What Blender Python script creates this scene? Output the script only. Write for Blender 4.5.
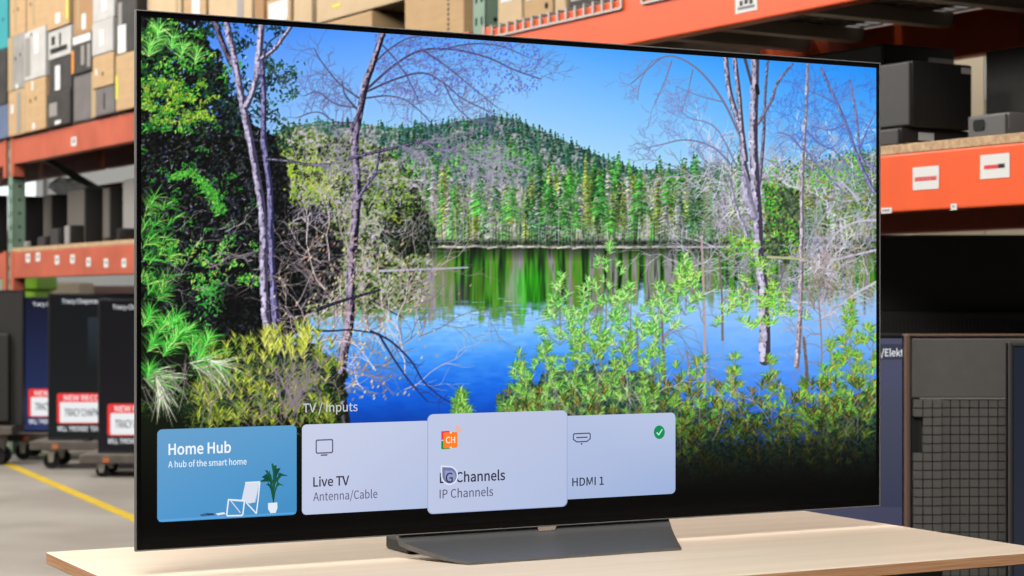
import bpy, bmesh, math, random
import numpy as np
from mathutils import Vector, Matrix

for o in list(bpy.data.objects):
    bpy.data.objects.remove(o)
SC = bpy.context.scene
COL = SC.collection

# ---------------------------------------------------------------- camera, world, lamps, exposure
F = 1943.0                  # focal length in pixels of the 1024 x 576 frame
CX, HY = 512.0, 302.0       # principal column and the horizon's row
EYE = 0.96                  # camera height above the floor
cam_data = bpy.data.cameras.new('camera')
cam = bpy.data.objects.new('camera', cam_data)
COL.objects.link(cam)
cam.location = (0, 0, EYE)
cam.rotation_euler = (math.pi / 2, 0, 0)
cam_data.sensor_width = 36.0
cam_data.lens = F / 1024 * 36.0
cam_data.shift_y = (HY - 288) / 1024
cam_data.clip_end = 100
cam_data.dof.use_dof = True
cam_data.dof.focus_distance = 2.78
cam_data.dof.aperture_fstop = 10.5
SC.camera = cam

world = bpy.data.worlds.new('world')
SC.world = world
world.use_nodes = True
_nt = world.node_tree                                   # pale roof overhead, dim hall all round
_tc, _sx, _cr = _nt.nodes.new('ShaderNodeTexCoord'), _nt.nodes.new('ShaderNodeSeparateXYZ'), _nt.nodes.new('ShaderNodeValToRGB')
_nt.links.new(_tc.outputs['Generated'], _sx.inputs[0])
_nt.links.new(_sx.outputs['Z'], _cr.inputs[0])
_cr.color_ramp.elements[0].position, _cr.color_ramp.elements[1].position = 0.15, 0.75
_cr.color_ramp.elements[0].color = (.085, .084, .082, 1)
_cr.color_ramp.elements[1].color = (.5, .49, .475, 1)
_nt.links.new(_cr.outputs[0], _nt.nodes['Background'].inputs[0])
_nt.nodes['Background'].inputs[1].default_value = 1.0

def lamp(name, loc, target, sx, sy, power, color=(1, 0.97, 0.92)):
    d = bpy.data.lights.new(name, 'AREA')
    d.shape, d.size, d.size_y, d.energy, d.color = 'RECTANGLE', sx, sy, power, color
    o = bpy.data.objects.new(name, d)
    COL.objects.link(o)
    o.location = loc
    o.rotation_euler = (Vector(target) - Vector(loc)).to_track_quat('-Z', 'Y').to_euler()
    return o

lamp('high_bay_light', (-0.7, 0.3, 4.0), (0.1, 2.9, 0.6), 2.6, 1.2, 195)
lamp('high_bay_light', (-2.6, 4.0, 5.0), (0.8, 5.6, 1.4), 1.2, 4.0, 190)
lamp('high_bay_light', (-5.6, 8.0, 5.0), (-2.2, 9.8, 1.0), 1.2, 4.0, 330)
lamp('high_bay_light', (3.6, 9.0, 5.0), (2.1, 9.6, 1.4), 1.2, 2.0, 150)  # lamp added to brighten the cream block behind the rack
lamp('high_bay_light', (-7.2, 12.2, 5.0), (-4.0, 13.0, 0.8), 1.5, 4.0, 300)

SC.view_settings.view_transform = 'Standard'
SC.view_settings.look = 'None'
SC.view_settings.exposure = 0.0
SC.view_settings.gamma = 1.0
SC.view_settings.use_curve_mapping = False
try:
    SC.cycles.use_denoising = True
    SC.cycles.max_bounces = 8
    SC.cycles.diffuse_bounces = 0
except Exception:
    pass

# ---------------------------------------------------------------- helpers
def lin(c):
    return tuple(((v / 255) / 12.92 if v / 255 <= 0.04045 else ((v / 255 + 0.055) / 1.055) ** 2.4) for v in c)

MATS = {}
def mat(name, col, rough=0.6, metal=0.0, vary=0.0, scale=8.0, stretch=(1, 1, 1), bump=0.0, emit=None, spec=0.5, col2=None, alpha=None):
    """principled material; an optional noise mixes the colour with col2 (or a darker/lighter self)"""
    if name in MATS:
        return MATS[name]
    m = bpy.data.materials.new(name)
    m.use_nodes = True
    nt = m.node_tree
    p = nt.nodes['Principled BSDF']
    p.inputs['Base Color'].default_value = (*lin(col), 1)
    p.inputs['Roughness'].default_value = rough
    p.inputs['Metallic'].default_value = metal
    p.inputs['Specular IOR Level'].default_value = spec
    if vary or bump or col2:
        tc = nt.nodes.new('ShaderNodeTexCoord')
        mp = nt.nodes.new('ShaderNodeMapping')
        mp.inputs['Scale'].default_value = stretch
        nz = nt.nodes.new('ShaderNodeTexNoise')
        nz.inputs['Scale'].default_value = scale
        nz.inputs['Detail'].default_value = 5
        nt.links.new(tc.outputs['Object'], mp.inputs[0])
        nt.links.new(mp.outputs[0], nz.inputs['Vector'])
        if vary or col2:
            cr = nt.nodes.new('ShaderNodeValToRGB')
            a = lin(col2) if col2 else tuple(v * (1 - vary) for v in lin(col))
            b = lin(col) if col2 else tuple(min(1, v * (1 + vary)) for v in lin(col))
            cr.color_ramp.elements[0].position, cr.color_ramp.elements[1].position = 0.35, 0.65
            cr.color_ramp.elements[0].color = (*a, 1)
            cr.color_ramp.elements[1].color = (*b, 1)
            nt.links.new(nz.outputs['Fac'], cr.inputs[0])
            nt.links.new(cr.outputs[0], p.inputs['Base Color'])
        if bump:
            bp = nt.nodes.new('ShaderNodeBump')
            bp.inputs['Strength'].default_value = bump
            bp.inputs['Distance'].default_value = 0.004
            nt.links.new(nz.outputs['Fac'], bp.inputs['Height'])
            nt.links.new(bp.outputs[0], p.inputs['Normal'])
    if emit is not None:
        p.inputs['Emission Color'].default_value = (*lin(col), 1)
        p.inputs['Emission Strength'].default_value = emit
    if alpha is not None:
        p.inputs['Alpha'].default_value = alpha
    MATS[name] = m
    return m

def screen_mat(name, gloss=0.18, spec=0.16):
    """a lit display: every vertex carries the colour it gives off, under dark glass"""
    if name in MATS:
        return MATS[name]
    m = bpy.data.materials.new(name)
    m.use_nodes = True
    nt = m.node_tree
    p = nt.nodes['Principled BSDF']
    p.inputs['Base Color'].default_value = (0.004, 0.004, 0.004, 1)
    p.inputs['Roughness'].default_value = gloss
    p.inputs['Specular IOR Level'].default_value = spec
    at = nt.nodes.new('ShaderNodeAttribute')
    at.attribute_name = 'glow'
    nt.links.new(at.outputs['Color'], p.inputs['Emission Color'])
    p.inputs['Emission Strength'].default_value = 1.0
    MATS[name] = m
    return m

def setp(o, label=None, cat=None, group=None, kind=None):
    for k, v in (('label', label), ('category', cat), ('group', group), ('kind', kind)):
        if v:
            o[k] = v
    return o

def empty(name, loc, rz=0.0, label=None, cat=None, group=None):
    o = bpy.data.objects.new(name, None)
    o.empty_display_size = 0.1
    COL.objects.link(o)
    o.location = loc
    o.rotation_euler = (0, 0, rz)
    return setp(o, label, cat, group)

def link(name, me, parent=None, loc=None, rz=0.0):
    o = bpy.data.objects.new(name, me)
    COL.objects.link(o)
    if parent:
        o.parent = parent
    if loc is not None:
        o.location = loc
        o.rotation_euler = (0, 0, rz)
    return o

def done(name, bm, mats, parent=None, loc=None, rz=0.0, smooth=False):
    me = bpy.data.meshes.new(name)
    bmesh.ops.recalc_face_normals(bm, faces=bm.faces)
    if smooth:
        for f in bm.faces:
            f.smooth = True
    bm.to_mesh(me)
    bm.free()
    for m in (mats if isinstance(mats, (list, tuple)) else [mats]):
        me.materials.append(m)
    if smooth:
        try:
            me.set_sharp_from_angle(angle=math.radians(35))
        except Exception:
            pass
    return link(name, me, parent, loc, rz)

def bx(bm, x0, x1, y0, y1, z0, z1, bev=0.0, mi=0, seg=2):
    t = bmesh.new()
    bmesh.ops.create_cube(t, size=1)
    for v in t.verts:
        v.co = Vector((x0 + (v.co.x + .5) * (x1 - x0), y0 + (v.co.y + .5) * (y1 - y0), z0 + (v.co.z + .5) * (z1 - z0)))
    if bev:
        bmesh.ops.bevel(t, geom=list(t.edges), offset=min(bev, .49 * min(abs(x1 - x0), abs(y1 - y0), abs(z1 - z0))), segments=seg, affect='EDGES', profile=.5)
    for f in t.faces:
        f.material_index = mi
    me = bpy.data.meshes.new('t')
    t.to_mesh(me)
    t.free()
    bm.from_mesh(me)
    bpy.data.meshes.remove(me)
    return bm

def box(*a, **k):
    return bx(bmesh.new(), *a, **k)

def prism(bm, pts, axis, a0, a1, mi=0):
    """outline pts extruded along axis 'x', 'y' or 'z' from a0 to a1 (pts in the other two axes, in order)"""
    def P(p, a):
        return (a, p[0], p[1]) if axis == 'x' else (p[0], a, p[1]) if axis == 'y' else (p[0], p[1], a)
    A = [bm.verts.new(P(p, a0)) for p in pts]
    B = [bm.verts.new(P(p, a1)) for p in pts]
    fs = [bm.faces.new(A), bm.faces.new(B[::-1])]
    for i in range(len(pts)):
        j = (i + 1) % len(pts)
        fs.append(bm.faces.new((A[i], B[i], B[j], A[j])))
    for f in fs:
        f.material_index = mi
    return bm

def tube(bm, p0, p1, r, n=10, mi=0):
    p0, p1 = Vector(p0), Vector(p1)
    d = (p1 - p0).normalized()
    u = d.orthogonal().normalized()
    w = d.cross(u)
    A, B = [], []
    for i in range(n):
        t = 2 * math.pi * i / n
        o = (u * math.cos(t) + w * math.sin(t)) * r
        A.append(bm.verts.new(p0 + o))
        B.append(bm.verts.new(p1 + o))
    for i in range(n):
        j = (i + 1) % n
        bm.faces.new((A[i], A[j], B[j], B[i])).material_index = mi
    bm.faces.new(A[::-1]).material_index = mi
    bm.faces.new(B).material_index = mi
    return bm

def rounded(x0, x1, z0, z1, r, n=6):
    pts = []
    for cx, cz, a in ((x1 - r, z1 - r, 0), (x0 + r, z1 - r, 90), (x0 + r, z0 + r, 180), (x1 - r, z0 + r, 270)):
        for k in range(n + 1):
            t = math.radians(a + 90 * k / n)
            pts.append((cx + r * math.cos(t), cz + r * math.sin(t)))
    return pts

# letter outlines, cap height 250: character, advance, then one ring of points per contour
LETTERS = {}
for _g in ("'95:38,165 57,165 63,228 63,263 31,263 31,228|/134:4,-61 27,-61 129,271 106,271|1189:30,0 167,0 167,26 117,26 117,250 93,250 79,243 62,237 41,232 41,212 86,212 86,26 30,26|A207:1,0 33,0 57,76 149,76 173,0 206,0 121,250 86,250:65,101 77,140 86,168 94,196 102,224 104,224 112,196 120,168 129,140 141,101|C218:129,-4 158,0 184,12 205,31 188,52 171,36 152,27 130,23 89,36 62,71 52,126 62,180 90,215 131,227 151,224 168,216 182,203 199,224 182,239 159,250 131,254 74,239 34,194 20,125 34,55 73,11|D235:34,0 98,0 162,15 201,58 215,126 201,194 161,236 97,250 34,250:66,26 66,224 94,224 143,213 172,180 182,126 172,72 143,38 94,26|E201:34,0 182,0 182,27 66,27 66,118 161,118 161,145 66,145 66,223 178,223 178,250 34,250|F188:34,0 66,0 66,112 161,112 161,139 66,139 66,223 178,223 178,250 34,250|G235:133,-4 164,-1 190,10 210,25 210,130 128,130 128,103 181,103 181,38 169,30 153,25 136,23 90,36 62,71 52,126 63,180 91,215 135,227 158,224 175,215 189,203 206,224 189,238 165,250 134,254 75,239 35,194 20,125 34,55 74,11|H248:34,0 66,0 66,118 182,118 182,0 214,0 214,250 182,250 182,145 66,145 66,250 34,250|I100:34,0 66,0 66,250 34,250|L185:34,0 175,0 175,27 66,27 66,250 34,250|M277:34,0 63,0 63,138 62,162 61,188 59,212 60,212 80,155 128,25 149,25 196,155 216,212 217,212 215,188 214,162 213,138 213,0 242,0 242,250 205,250 157,116 151,99 146,82 139,64 138,64 132,82 126,99 120,116 72,250 34,250|N247:34,0 64,0 64,131 63,158 62,184 60,209 62,209 89,158 180,0 212,0 212,250 182,250 182,120 183,94 185,67 187,41 185,41 158,92 67,250 34,250|O253:127,-4 182,12 220,56 233,126 220,195 182,239 127,254 71,239 34,195 20,126 34,56 71,12:127,23 87,36 61,71 52,126 61,180 87,215 127,227 166,215 192,180 201,126 192,71 166,36|P216:34,0 66,0 66,100 107,100 155,108 188,133 199,177 187,220 155,243 106,250 34,250:66,125 66,224 102,224 138,220 160,205 168,177 161,147 139,131 103,125|R217:66,131 66,224 108,224 141,220 161,206 168,180 161,153 141,137 108,131:172,0 207,0 144,109 173,123 193,146 200,180 189,221 158,243 113,250 34,250 34,0 66,0 66,106 111,106|S203:104,-4 149,5 178,31 189,67 182,98 163,119 137,133 102,149 82,158 66,171 60,191 66,210 82,222 107,227 128,224 147,216 164,204 180,224 160,240 135,250 107,254 66,246 38,223 28,188 36,158 55,137 79,124 115,108 136,98 151,85 157,64 150,42 132,28 104,23 79,27 55,38 35,54 16,32 41,13 70,0|T204:86,0 118,0 118,223 194,223 194,250 11,250 11,223 86,223|V196:80,0 117,0 196,250 164,250 124,115 116,87 108,60 100,32 98,32 90,60 82,87 74,115 33,250 0,250|W299:62,0 99,0 136,151 141,170 145,189 149,208 150,208 154,189 158,170 163,151 201,0 239,0 290,250 260,250 233,114 229,87 224,60 220,33 218,33 212,60 206,87 200,114 165,250 136,250 102,114 96,87 90,60 84,33 83,33 78,60 73,87 68,114 41,250 9,250|Y181:75,0 106,0 106,97 181,250 149,250 117,179 109,161 100,143 91,124 90,124 82,143 74,161 65,179 33,250 0,250 75,97|a192:74,-4 96,-1 117,9 135,22 136,22 139,0 165,0 165,114 158,154 137,180 101,190 72,186 48,177 28,166 40,144 56,154 75,161 95,164 119,157 131,140 134,117 69,104 32,82 20,48 27,20 46,2:83,21 66,24 55,33 50,50 58,71 84,87 134,97 134,45 116,32 100,24|b211:113,-4 153,7 182,41 193,95 185,145 160,178 120,190 99,186 79,177 61,164 63,197 63,271 31,271 31,0 56,0 59,19 60,19 77,6 95,-2:108,22 94,24 79,30 63,41 63,138 80,152 96,161 112,164 140,155 156,131 161,95 154,56 135,31|c174:104,-4 126,-2 146,6 164,19 151,40 138,31 123,24 107,21 77,30 57,55 50,92 57,130 78,155 108,164 122,162 134,156 145,148 161,168 146,179 129,187 107,190 62,178 30,145 18,92 29,40 60,7|e189:106,-4 130,-2 150,5 167,14 156,35 142,27 127,22 110,20 79,28 57,51 48,85 173,85 175,103 166,149 141,179 101,190 60,178 30,145 18,92 30,40 61,7:48,107 58,139 77,158 101,165 126,158 142,139 147,107|f111:11,160 36,160 36,0 68,0 68,160 107,160 107,185 68,185 68,215 70,235 79,247 94,251 101,250 108,249 115,246 121,270 112,273 102,275 90,276 60,268 42,247 36,215 36,185 11,183|h207:31,0 63,0 63,134 80,150 96,160 113,163 133,158 145,142 148,113 148,0 179,0 179,117 173,157 155,182 123,190 99,186 79,175 61,159 63,197 63,271 31,271|i94:31,0 63,0 63,185 31,185:47,223 58,226 65,233 68,244 65,255 58,262 47,264 36,262 29,255 27,244 29,233 36,226|k188:31,0 62,0 62,49 97,89 151,0 185,0 115,111 177,185 142,185 63,88 62,88 62,271 31,271|l97:64,-4 72,-4 77,-3 82,-2 78,22 71,21 67,23 64,27 63,35 63,271 31,271 31,37 35,14 45,0|m316:31,0 63,0 63,134 79,150 95,160 109,163 129,158 140,142 144,113 144,0 175,0 175,134 191,150 207,160 221,163 241,158 252,142 256,113 256,0 287,0 287,117 281,157 262,182 231,190 209,185 189,173 170,155 159,173 143,186 118,190 97,186 78,174 61,158 60,158 57,185 31,185|n208:31,0 63,0 63,134 80,150 96,160 113,163 133,158 145,142 148,113 148,0 179,0 179,117 173,157 155,182 123,190 99,186 79,174 61,158 60,158 57,185 31,185|o207:103,-4 146,7 177,40 189,92 177,145 146,178 103,190 61,178 30,145 18,92 30,40 61,7:103,21 75,30 57,55 50,92 57,130 75,155 103,164 132,155 150,130 157,92 150,55 132,30|p211:31,-78 63,-78 63,-15 62,17 79,5 96,-2 113,-4 153,7 182,41 193,95 185,145 160,178 120,190 99,186 79,177 61,164 60,164 57,185 31,185:108,22 94,24 79,30 63,41 63,138 80,152 96,161 112,164 140,155 156,131 161,95 154,56 135,31|r132:31,0 63,0 63,119 77,144 93,158 109,162 116,162 122,161 127,159 133,186 127,188 121,190 113,190 93,185 76,172 61,151 60,151 57,185 31,185|s160:80,-4 117,3 139,23 147,50 138,78 117,95 91,107 71,115 57,125 51,139 55,152 66,162 85,166 101,164 114,158 127,149 142,169 126,179 107,187 85,190 50,183 29,164 21,137 29,112 50,95 75,84 95,76 111,65 117,49 113,34 101,24 81,20 60,23 43,30 26,42 11,21 31,8 54,-1|t129:89,-4 101,-3 113,-1 124,2 118,26 111,23 104,22 97,21 80,25 71,37 68,56 68,160 118,160 118,185 68,185 68,237 42,237 39,185 9,183 9,160 37,160 37,57 42,25 58,3|u207:86,-4 109,0 129,11 147,29 148,29 150,0 176,0 176,185 145,185 145,54 128,36 112,26 95,23 75,28 64,44 60,72 60,185 29,185 29,68 35,28 53,4|v178:71,0 108,0 173,185 143,185 107,80 102,62 96,43 90,25 89,25 72,80 37,185 4,185|y178:34,-80 66,-71 88,-48 104,-16 173,185 143,185 109,83 94,30 93,30 86,48 80,66 74,83 37,185 4,185 79,0 75,-14 65,-35 51,-49 33,-54 28,-54 23,-53 19,-51 13,-76 19,-78 26,-79| 76").split('|'):
    _p = _g[1:].split(':')
    LETTERS[_g[0]] = (int(_p[0]), [[tuple(map(int, q.split(','))) for q in ring.split(' ')] for ring in _p[1:]])

def text_shape(s, weight=0.0):
    """a line of text filled as (points, faces), cap height 1, starting at x = 0; weight thickens the letters"""
    c = bpy.data.curves.new('t', 'CURVE')
    c.dimensions = '2D'
    c.fill_mode = 'BOTH'
    c.offset = weight
    x = 0
    for ch in s:
        adv, rings = LETTERS[ch]
        for r in rings:
            sp = c.splines.new('POLY')
            sp.points.add(len(r) - 1)
            for k, (px, py) in enumerate(r):
                sp.points[k].co = ((x + px) / 250, py / 250, 0, 1)
            sp.use_cyclic_u = True
        x += adv
    o = bpy.data.objects.new('t', c)
    COL.objects.link(o)
    bpy.context.view_layer.update()
    me = bpy.data.meshes.new_from_object(o.evaluated_get(bpy.context.evaluated_depsgraph_get()))
    v = [(p.co.x, p.co.y) for p in me.vertices]
    f = [tuple(q.vertices) for q in me.polygons]
    bpy.data.objects.remove(o)
    bpy.data.curves.remove(c)
    bpy.data.meshes.remove(me)
    x0 = min(p[0] for p in v)
    return [(p[0] - x0, p[1]) for p in v], f

class Glow:
    """collects coloured flat shapes of one display: vertices (x, layer, z) with the colour each gives off"""
    def __init__(self, step=0.00012):
        self.v, self.c, self.f, self.step = [], [], [], step
    def face(self, pts, col, layer):
        b = len(self.v)
        for k, p in enumerate(pts):
            self.v.append((p[0], -self.step * layer, p[1]))
            self.c.append(lin(col[k] if isinstance(col[0], (tuple, list)) else col))
        self.f.append(tuple(range(b, b + len(pts))))
    def rect(self, x0, x1, z0, z1, col, layer):
        self.face([(x0, z0), (x1, z0), (x1, z1), (x0, z1)], col, layer)
    def line(self, pts, w, col, layer, closed=False):
        n = len(pts)
        for i in range(n if closed else n - 1):
            (x0, z0), (x1, z1) = pts[i], pts[(i + 1) % n]
            L = math.hypot(x1 - x0, z1 - z0) + 1e-9
            ox, oz = -(z1 - z0) / L * w / 2, (x1 - x0) / L * w / 2
            ex, ez = (x1 - x0) / L * w * .3, (z1 - z0) / L * w * .3
            self.face([(x0 + ox - ex, z0 + oz - ez), (x0 - ox - ex, z0 - oz - ez), (x1 - ox + ex, z1 - oz + ez), (x1 + ox + ex, z1 + oz + ez)], col, layer)
    def text(self, s, x0, x1, z, cap, col, layer, weight=0.0):
        v, f = text_shape(s, weight)
        k = (x1 - x0) / max(p[0] for p in v) if x1 else cap
        b = len(self.v)
        for p in v:
            self.v.append((x0 + p[0] * k, -self.step * layer, z + p[1] * cap))
            self.c.append(lin(col))
        self.f += [tuple(b + i for i in q) for q in f]
    def build(self, name, parent, material):
        me = bpy.data.meshes.new(name)
        me.from_pydata(self.v, [], self.f)
        a = me.color_attributes.new('glow', 'FLOAT_COLOR', 'POINT')
        rgba = np.ones((len(self.v), 4), np.float32)
        rgba[:, :3] = np.array(self.c, np.float32)
        a.data.foreach_set('color', rgba.ravel())
        me.materials.append(material)
        return link(name, me, parent)

def copy_tree(o, parent=None):
    c = o.copy()
    COL.objects.link(c)
    if parent:
        c.parent = parent
    for ch in list(o.children):
        copy_tree(ch, c)
    return c

def at(x, y, D):
    """world point seen at picture position (x, y) at distance D"""
    return Vector(((x - CX) / F * D, D, EYE + (HY - y) / F * D))
# ---------------------------------------------------------------- the warehouse
M_floor = mat('polished_concrete', (176, 170, 160), .42, vary=.16, scale=1.3, col2=(150, 143, 133))
M_wall = mat('painted_wall', (226, 228, 226), .8, vary=.05, scale=.8)
M_yellow = mat('yellow_floor_paint', (216, 182, 40), .6, vary=.12, scale=14)
M_white = mat('white_paper', (226, 224, 220), .7)
M_black = mat('black_plastic', (26, 25, 25), .45)
M_satin = mat('black_satin', (17, 16, 16), .5)
M_charcoal = mat('charcoal_plastic', (62, 60, 58), .5, vary=.05, scale=30)
M_dark = mat('dark_grey_cloth', (46, 44, 43), .8, vary=.1, scale=60)
M_grille = mat('black_grille', (15, 14, 14), .7)
M_metal = mat('brushed_metal', (170, 168, 164), .35, .8)
M_rubber = mat('black_rubber', (22, 22, 22), .8)
M_zinc = mat('zinc_steel', (176, 172, 164), .45, .5, vary=.1, scale=12)

setp(done('floor', box(-12, 9, -4, 22, -.1, 0), M_floor), kind='structure')
setp(done('wall_back', box(-12, 9, 20, 20.2, 0, 6.2), M_wall), kind='structure')
setp(done('wall_right', box(8.8, 9, -4, 20, 0, 6.2), M_wall), kind='structure')
setp(done('wall_left', box(-12, -11.8, -4, 20, 0, 6.2), M_wall), kind='structure')

# a bright strip window in the far wall
bmw = bmesh.new()
for a in ((-7.6, -4.88, 19.9, 20, 1.62, 1.7), (-7.6, -4.88, 19.9, 20, 3.1, 3.18), (-7.68, -7.6, 19.9, 20, 1.62, 3.18), (-4.88, -4.80, 19.9, 20, 1.62, 3.18), (-6.2, -6.14, 19.9, 20, 1.7, 3.1)):
    bx(bmw, *a, bev=.01)
w = setp(done('window_1', bmw, mat('white_window_frame', (220, 222, 222), .5)), kind='structure')
done('window_pane', box(-7.6, -4.88, 19.95, 19.97, 1.7, 3.1), mat('daylit_glass', (236, 250, 250), .2, emit=1.0), w)

# yellow aisle line painted on the floor
d = Vector((1.42, -3.13, 0)).normalized()
n = Vector((d.y, -d.x, 0))
p = at(0, 461, EYE * F / (461 - HY))
bm = bmesh.new()
vs = [bm.verts.new((q.x, q.y, 0.002)) for q in (p - d * 6 - n * .030, p + d * 7 - n * .030, p + d * 7 + n * .030, p - d * 6 + n * .030)]
bmesh.ops.extrude_face_region(bm, geom=[bm.faces.new(vs)])
for v in bm.verts:
    if v in vs:
        v.co.z = -.002
setp(done('trim_1', bm, M_yellow), kind='structure')

# ---------------------------------------------------------------- the pallet rack: one long row running away to the left
K = 1.143
X0R, D0R = .914 * K, 4.8 * K
AX, BX = Vector((.527, -.850, 0)).normalized(), Vector((.850, .527, 0)).normalized()
RZ = math.atan2(AX.y, AX.x)
O_R = Vector((X0R, D0R, 0))
DEP = 1.22

def rk(x, b=0.0):
    """position along the rack seen in column x, b behind its front face"""
    k = (x - CX) / F
    return -((X0R + BX.x * b) - k * (D0R + BX.y * b)) / (AX.x - k * AX.y)
def rdist(s, b=0.0):
    return D0R + AX.y * s + BX.y * b
def rz_(y, s, b=0.0):
    """height seen in row y at rack position s, b"""
    return EYE + (HY - y) / F * rdist(s, b)
def RW(s, b, z):
    return O_R + AX * s + BX * b + Vector((0, 0, z))

M_orange = mat('orange_rack_paint', (242, 94, 42), .42, vary=.05, scale=5)
M_faded = mat('faded_orange_paint', (198, 102, 78), .36, vary=.12, scale=4)
M_green = mat('green_upright_paint', (126, 152, 132), .5, vary=.08, scale=6)
M_hole = mat('hole_dark', (20, 24, 22), .9)

S_A, S_B, S_C = rk(479), rk(10.5), 4.2          # upright frames: middle, far, near
UP0, UP1 = EYE + .755 * K, EYE + .894 * K     # upper beams
LO0, LO1 = EYE + .219 * K, EYE + .361 * K     # lower beams of the near bay
FL0, FL1 = EYE + .130 * K, EYE + .272 * K     # lower beams of the far bay
rack = empty('pallet_rack', O_R, RZ, 'long warehouse pallet rack with orange beams and green uprights behind the table', 'rack')

def upright(s):
    for b0 in (0.0, DEP - .08):
        bm = bmesh.new()
        f0, f1 = s - .045, s + .045
        bx(bm, f0, f1, b0, b0 + .008, 0, 3.4)                      # slotted face
        bx(bm, f0, f0 + .006, b0, b0 + .08, 0, 3.4)
        bx(bm, f1 - .006, f1, b0, b0 + .08, 0, 3.4)
        bx(bm, f0 - .03, f1 + .03, b0 - .02, b0 + .1, 0, .012, mi=0)
        for k in range(38):
            z = .14 + k * .085
            for u in (-.02, .02):
                bx(bm, s + u - .006, s + u + .006, b0 - .001, b0 + .001, z, z + .03, mi=1)
            tube(bm, (f1 - .001, b0 + .045, z + .02), (f1 + .001, b0 + .045, z + .02), .009, 8, 1)
        done('upright', bm, [M_green, M_hole], rack)
    bm = bmesh.new()
    zs = [.3, 1.15, 2.0, 2.85]
    return zs

def brace(s, z0, b0, z1, b1, m):
    bm = bmesh.new()
    d = Vector((0, b1 - b0, z1 - z0)).normalized()
    up = Vector((0, -d.z, d.y))
    pts = [Vector((0, b0, z0)) + up * .02, Vector((0, b1, z1)) + up * .02, Vector((0, b1, z1)) - up * .02, Vector((0, b0, z0)) - up * .02]
    prism(bm, [(q.y, q.z) for q in pts], 'x', s - .018, s + .018)
    done('brace', bm, m, rack)

M_bracedark = mat('dark_green_paint', (44, 62, 56), .5)
for s in (S_A, S_B, S_C):
    upright(s)
    # slope taken from the far frame's visible brace
    brace(s, UP0 + .16, .02, .42 + EYE, DEP - .06, M_bracedark)
    brace(s, .35, .02, .75, DEP - .06, M_bracedark)
    brace(s, .3, .02, .3, DEP - .06, M_bracedark)

def beam(s0, s1, z0, z1, b, m):
    bm = bmesh.new()
    # step beam: rounded face with a ledge at the top inside, and a hooked plate at each end
    t = .05 if b == 0 else -.05
    y0, y1 = (b - .012, b + t) if b == 0 else (DEP + t, DEP + .012)
    bx(bm, s0, s1, y0, y1, z0, z1, bev=.006)
    for s, d in ((s0, 1), (s1, -1)):
        bx(bm, min(s, s + d * .06), max(s, s + d * .06), y0 - .004, y1 + .004, z0 - .075, z1 + .01, bev=.002)
    return done('beam', bm, m, rack)

E = .048
S_D = S_B - 3.6
upper = beam(S_A + E, S_C - E, UP0, UP1, 0, M_orange)
beam(S_A + E, S_C - E, UP0, UP1, 1, M_orange)
lower = beam(S_A + E, S_C - E, LO0, LO1, 0, M_orange)
beam(S_A + E, S_C - E, LO0, LO1, 1, M_orange)
fupper = beam(S_B + E, S_A - E, UP0, UP1, 0, M_faded)
beam(S_B + E, S_A - E, UP0, UP1, 1, M_faded)
flower = beam(S_B + E, S_A - E, FL0, FL1, 0, M_faded)
beam(S_B + E, S_A - E, FL0, FL1, 1, M_faded)
beam(S_D, S_B - E, UP0, UP1, 0, M_faded)
beam(S_D, S_B - E, FL0, FL1, 0, M_faded)
for a, c in ((S_D, S_B - E), (S_B + E, S_A - E)):         # added stringer standing in for the rear beam and dark deck underside
    done('beam', box(a, c, .60, .65, UP0, UP1, bev=.006), M_faded, rack)
upright(S_D - .05)

M_red = mat('red_print', (222, 60, 66), .6)
M_grey_print = mat('grey_print', (120, 122, 124), .6)
def sticker(parent, x0, y0, x1, y1, prints=(), b=-.0125, name='sticker', label=None, m=None):
    """paper sticker on a beam's face, its corners read off the photograph at the sticker's middle"""
    s0, s1 = rk(x0, b), rk(x1, b)
    sm = (s0 + s1) / 2
    z1, z0 = rz_(y0, sm, b), rz_(y1, sm, b)
    bm = box(s0, s1, b - .0012, b, z0, z1)
    for (u0, u1, v0, v1, mi) in prints:
        bx(bm, s0 + (s1 - s0) * u0, s0 + (s1 - s0) * u1, b - .0016, b - .0011, z1 + (z0 - z1) * v0, z1 + (z0 - z1) * v1, mi=mi)
    o = done(name, bm, [m or M_white, M_red, M_grey_print, M_black], parent)
    if label:
        o['label'] = label
    return o

lines = [(.1, .9, .2 + .2 * k, .3 + .2 * k, 2) for k in range(3)]
sticker(lower, 913, 166.5, 939.2, 189.5, [(.08, .92, .44, .62, 1)] + [(.14 + .1 * k, .18 + .1 * k, .48, .58, 0) for k in range(8)], label='white sticker with a red printed line')
sticker(lower, 980.5, 154, 1009.8, 178.2, [(.14, .62, .44, .6, 1), (.62, .84, .42, .6, 3)], label='white sticker with red and black print')
sticker(lower, 881.5, 207.6, 892, 213.2, [(.1, .8, .35, .65, 2)])
sticker(lower, 951, 203.6, 957, 210, [(.3, .6, .3, .6, 2)])
sticker(upper, 735.5, -4, 757.5, 12, [(.12, .88, .62, .8, 2), (.2, .35, .25, .55, 3), (.42, .58, .2, .5, 3), (.65, .8, .25, .55, 3)], label='white paper tag with grey printing')
sticker(fupper, 71.5, 137, 76.5, 146, [(.3, .7, .2, .7, 2)])
for k, (x, y) in enumerate(((28, 258), (38, 257), (57, 260), (72.5, 259), (88.5, 262), (106, 263), (124, 263))):
    sticker(flower, x - 2, y - 4.5, x + 2.2, y + 4.5, [(.3, .7, .3, .6, 2)])

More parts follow.
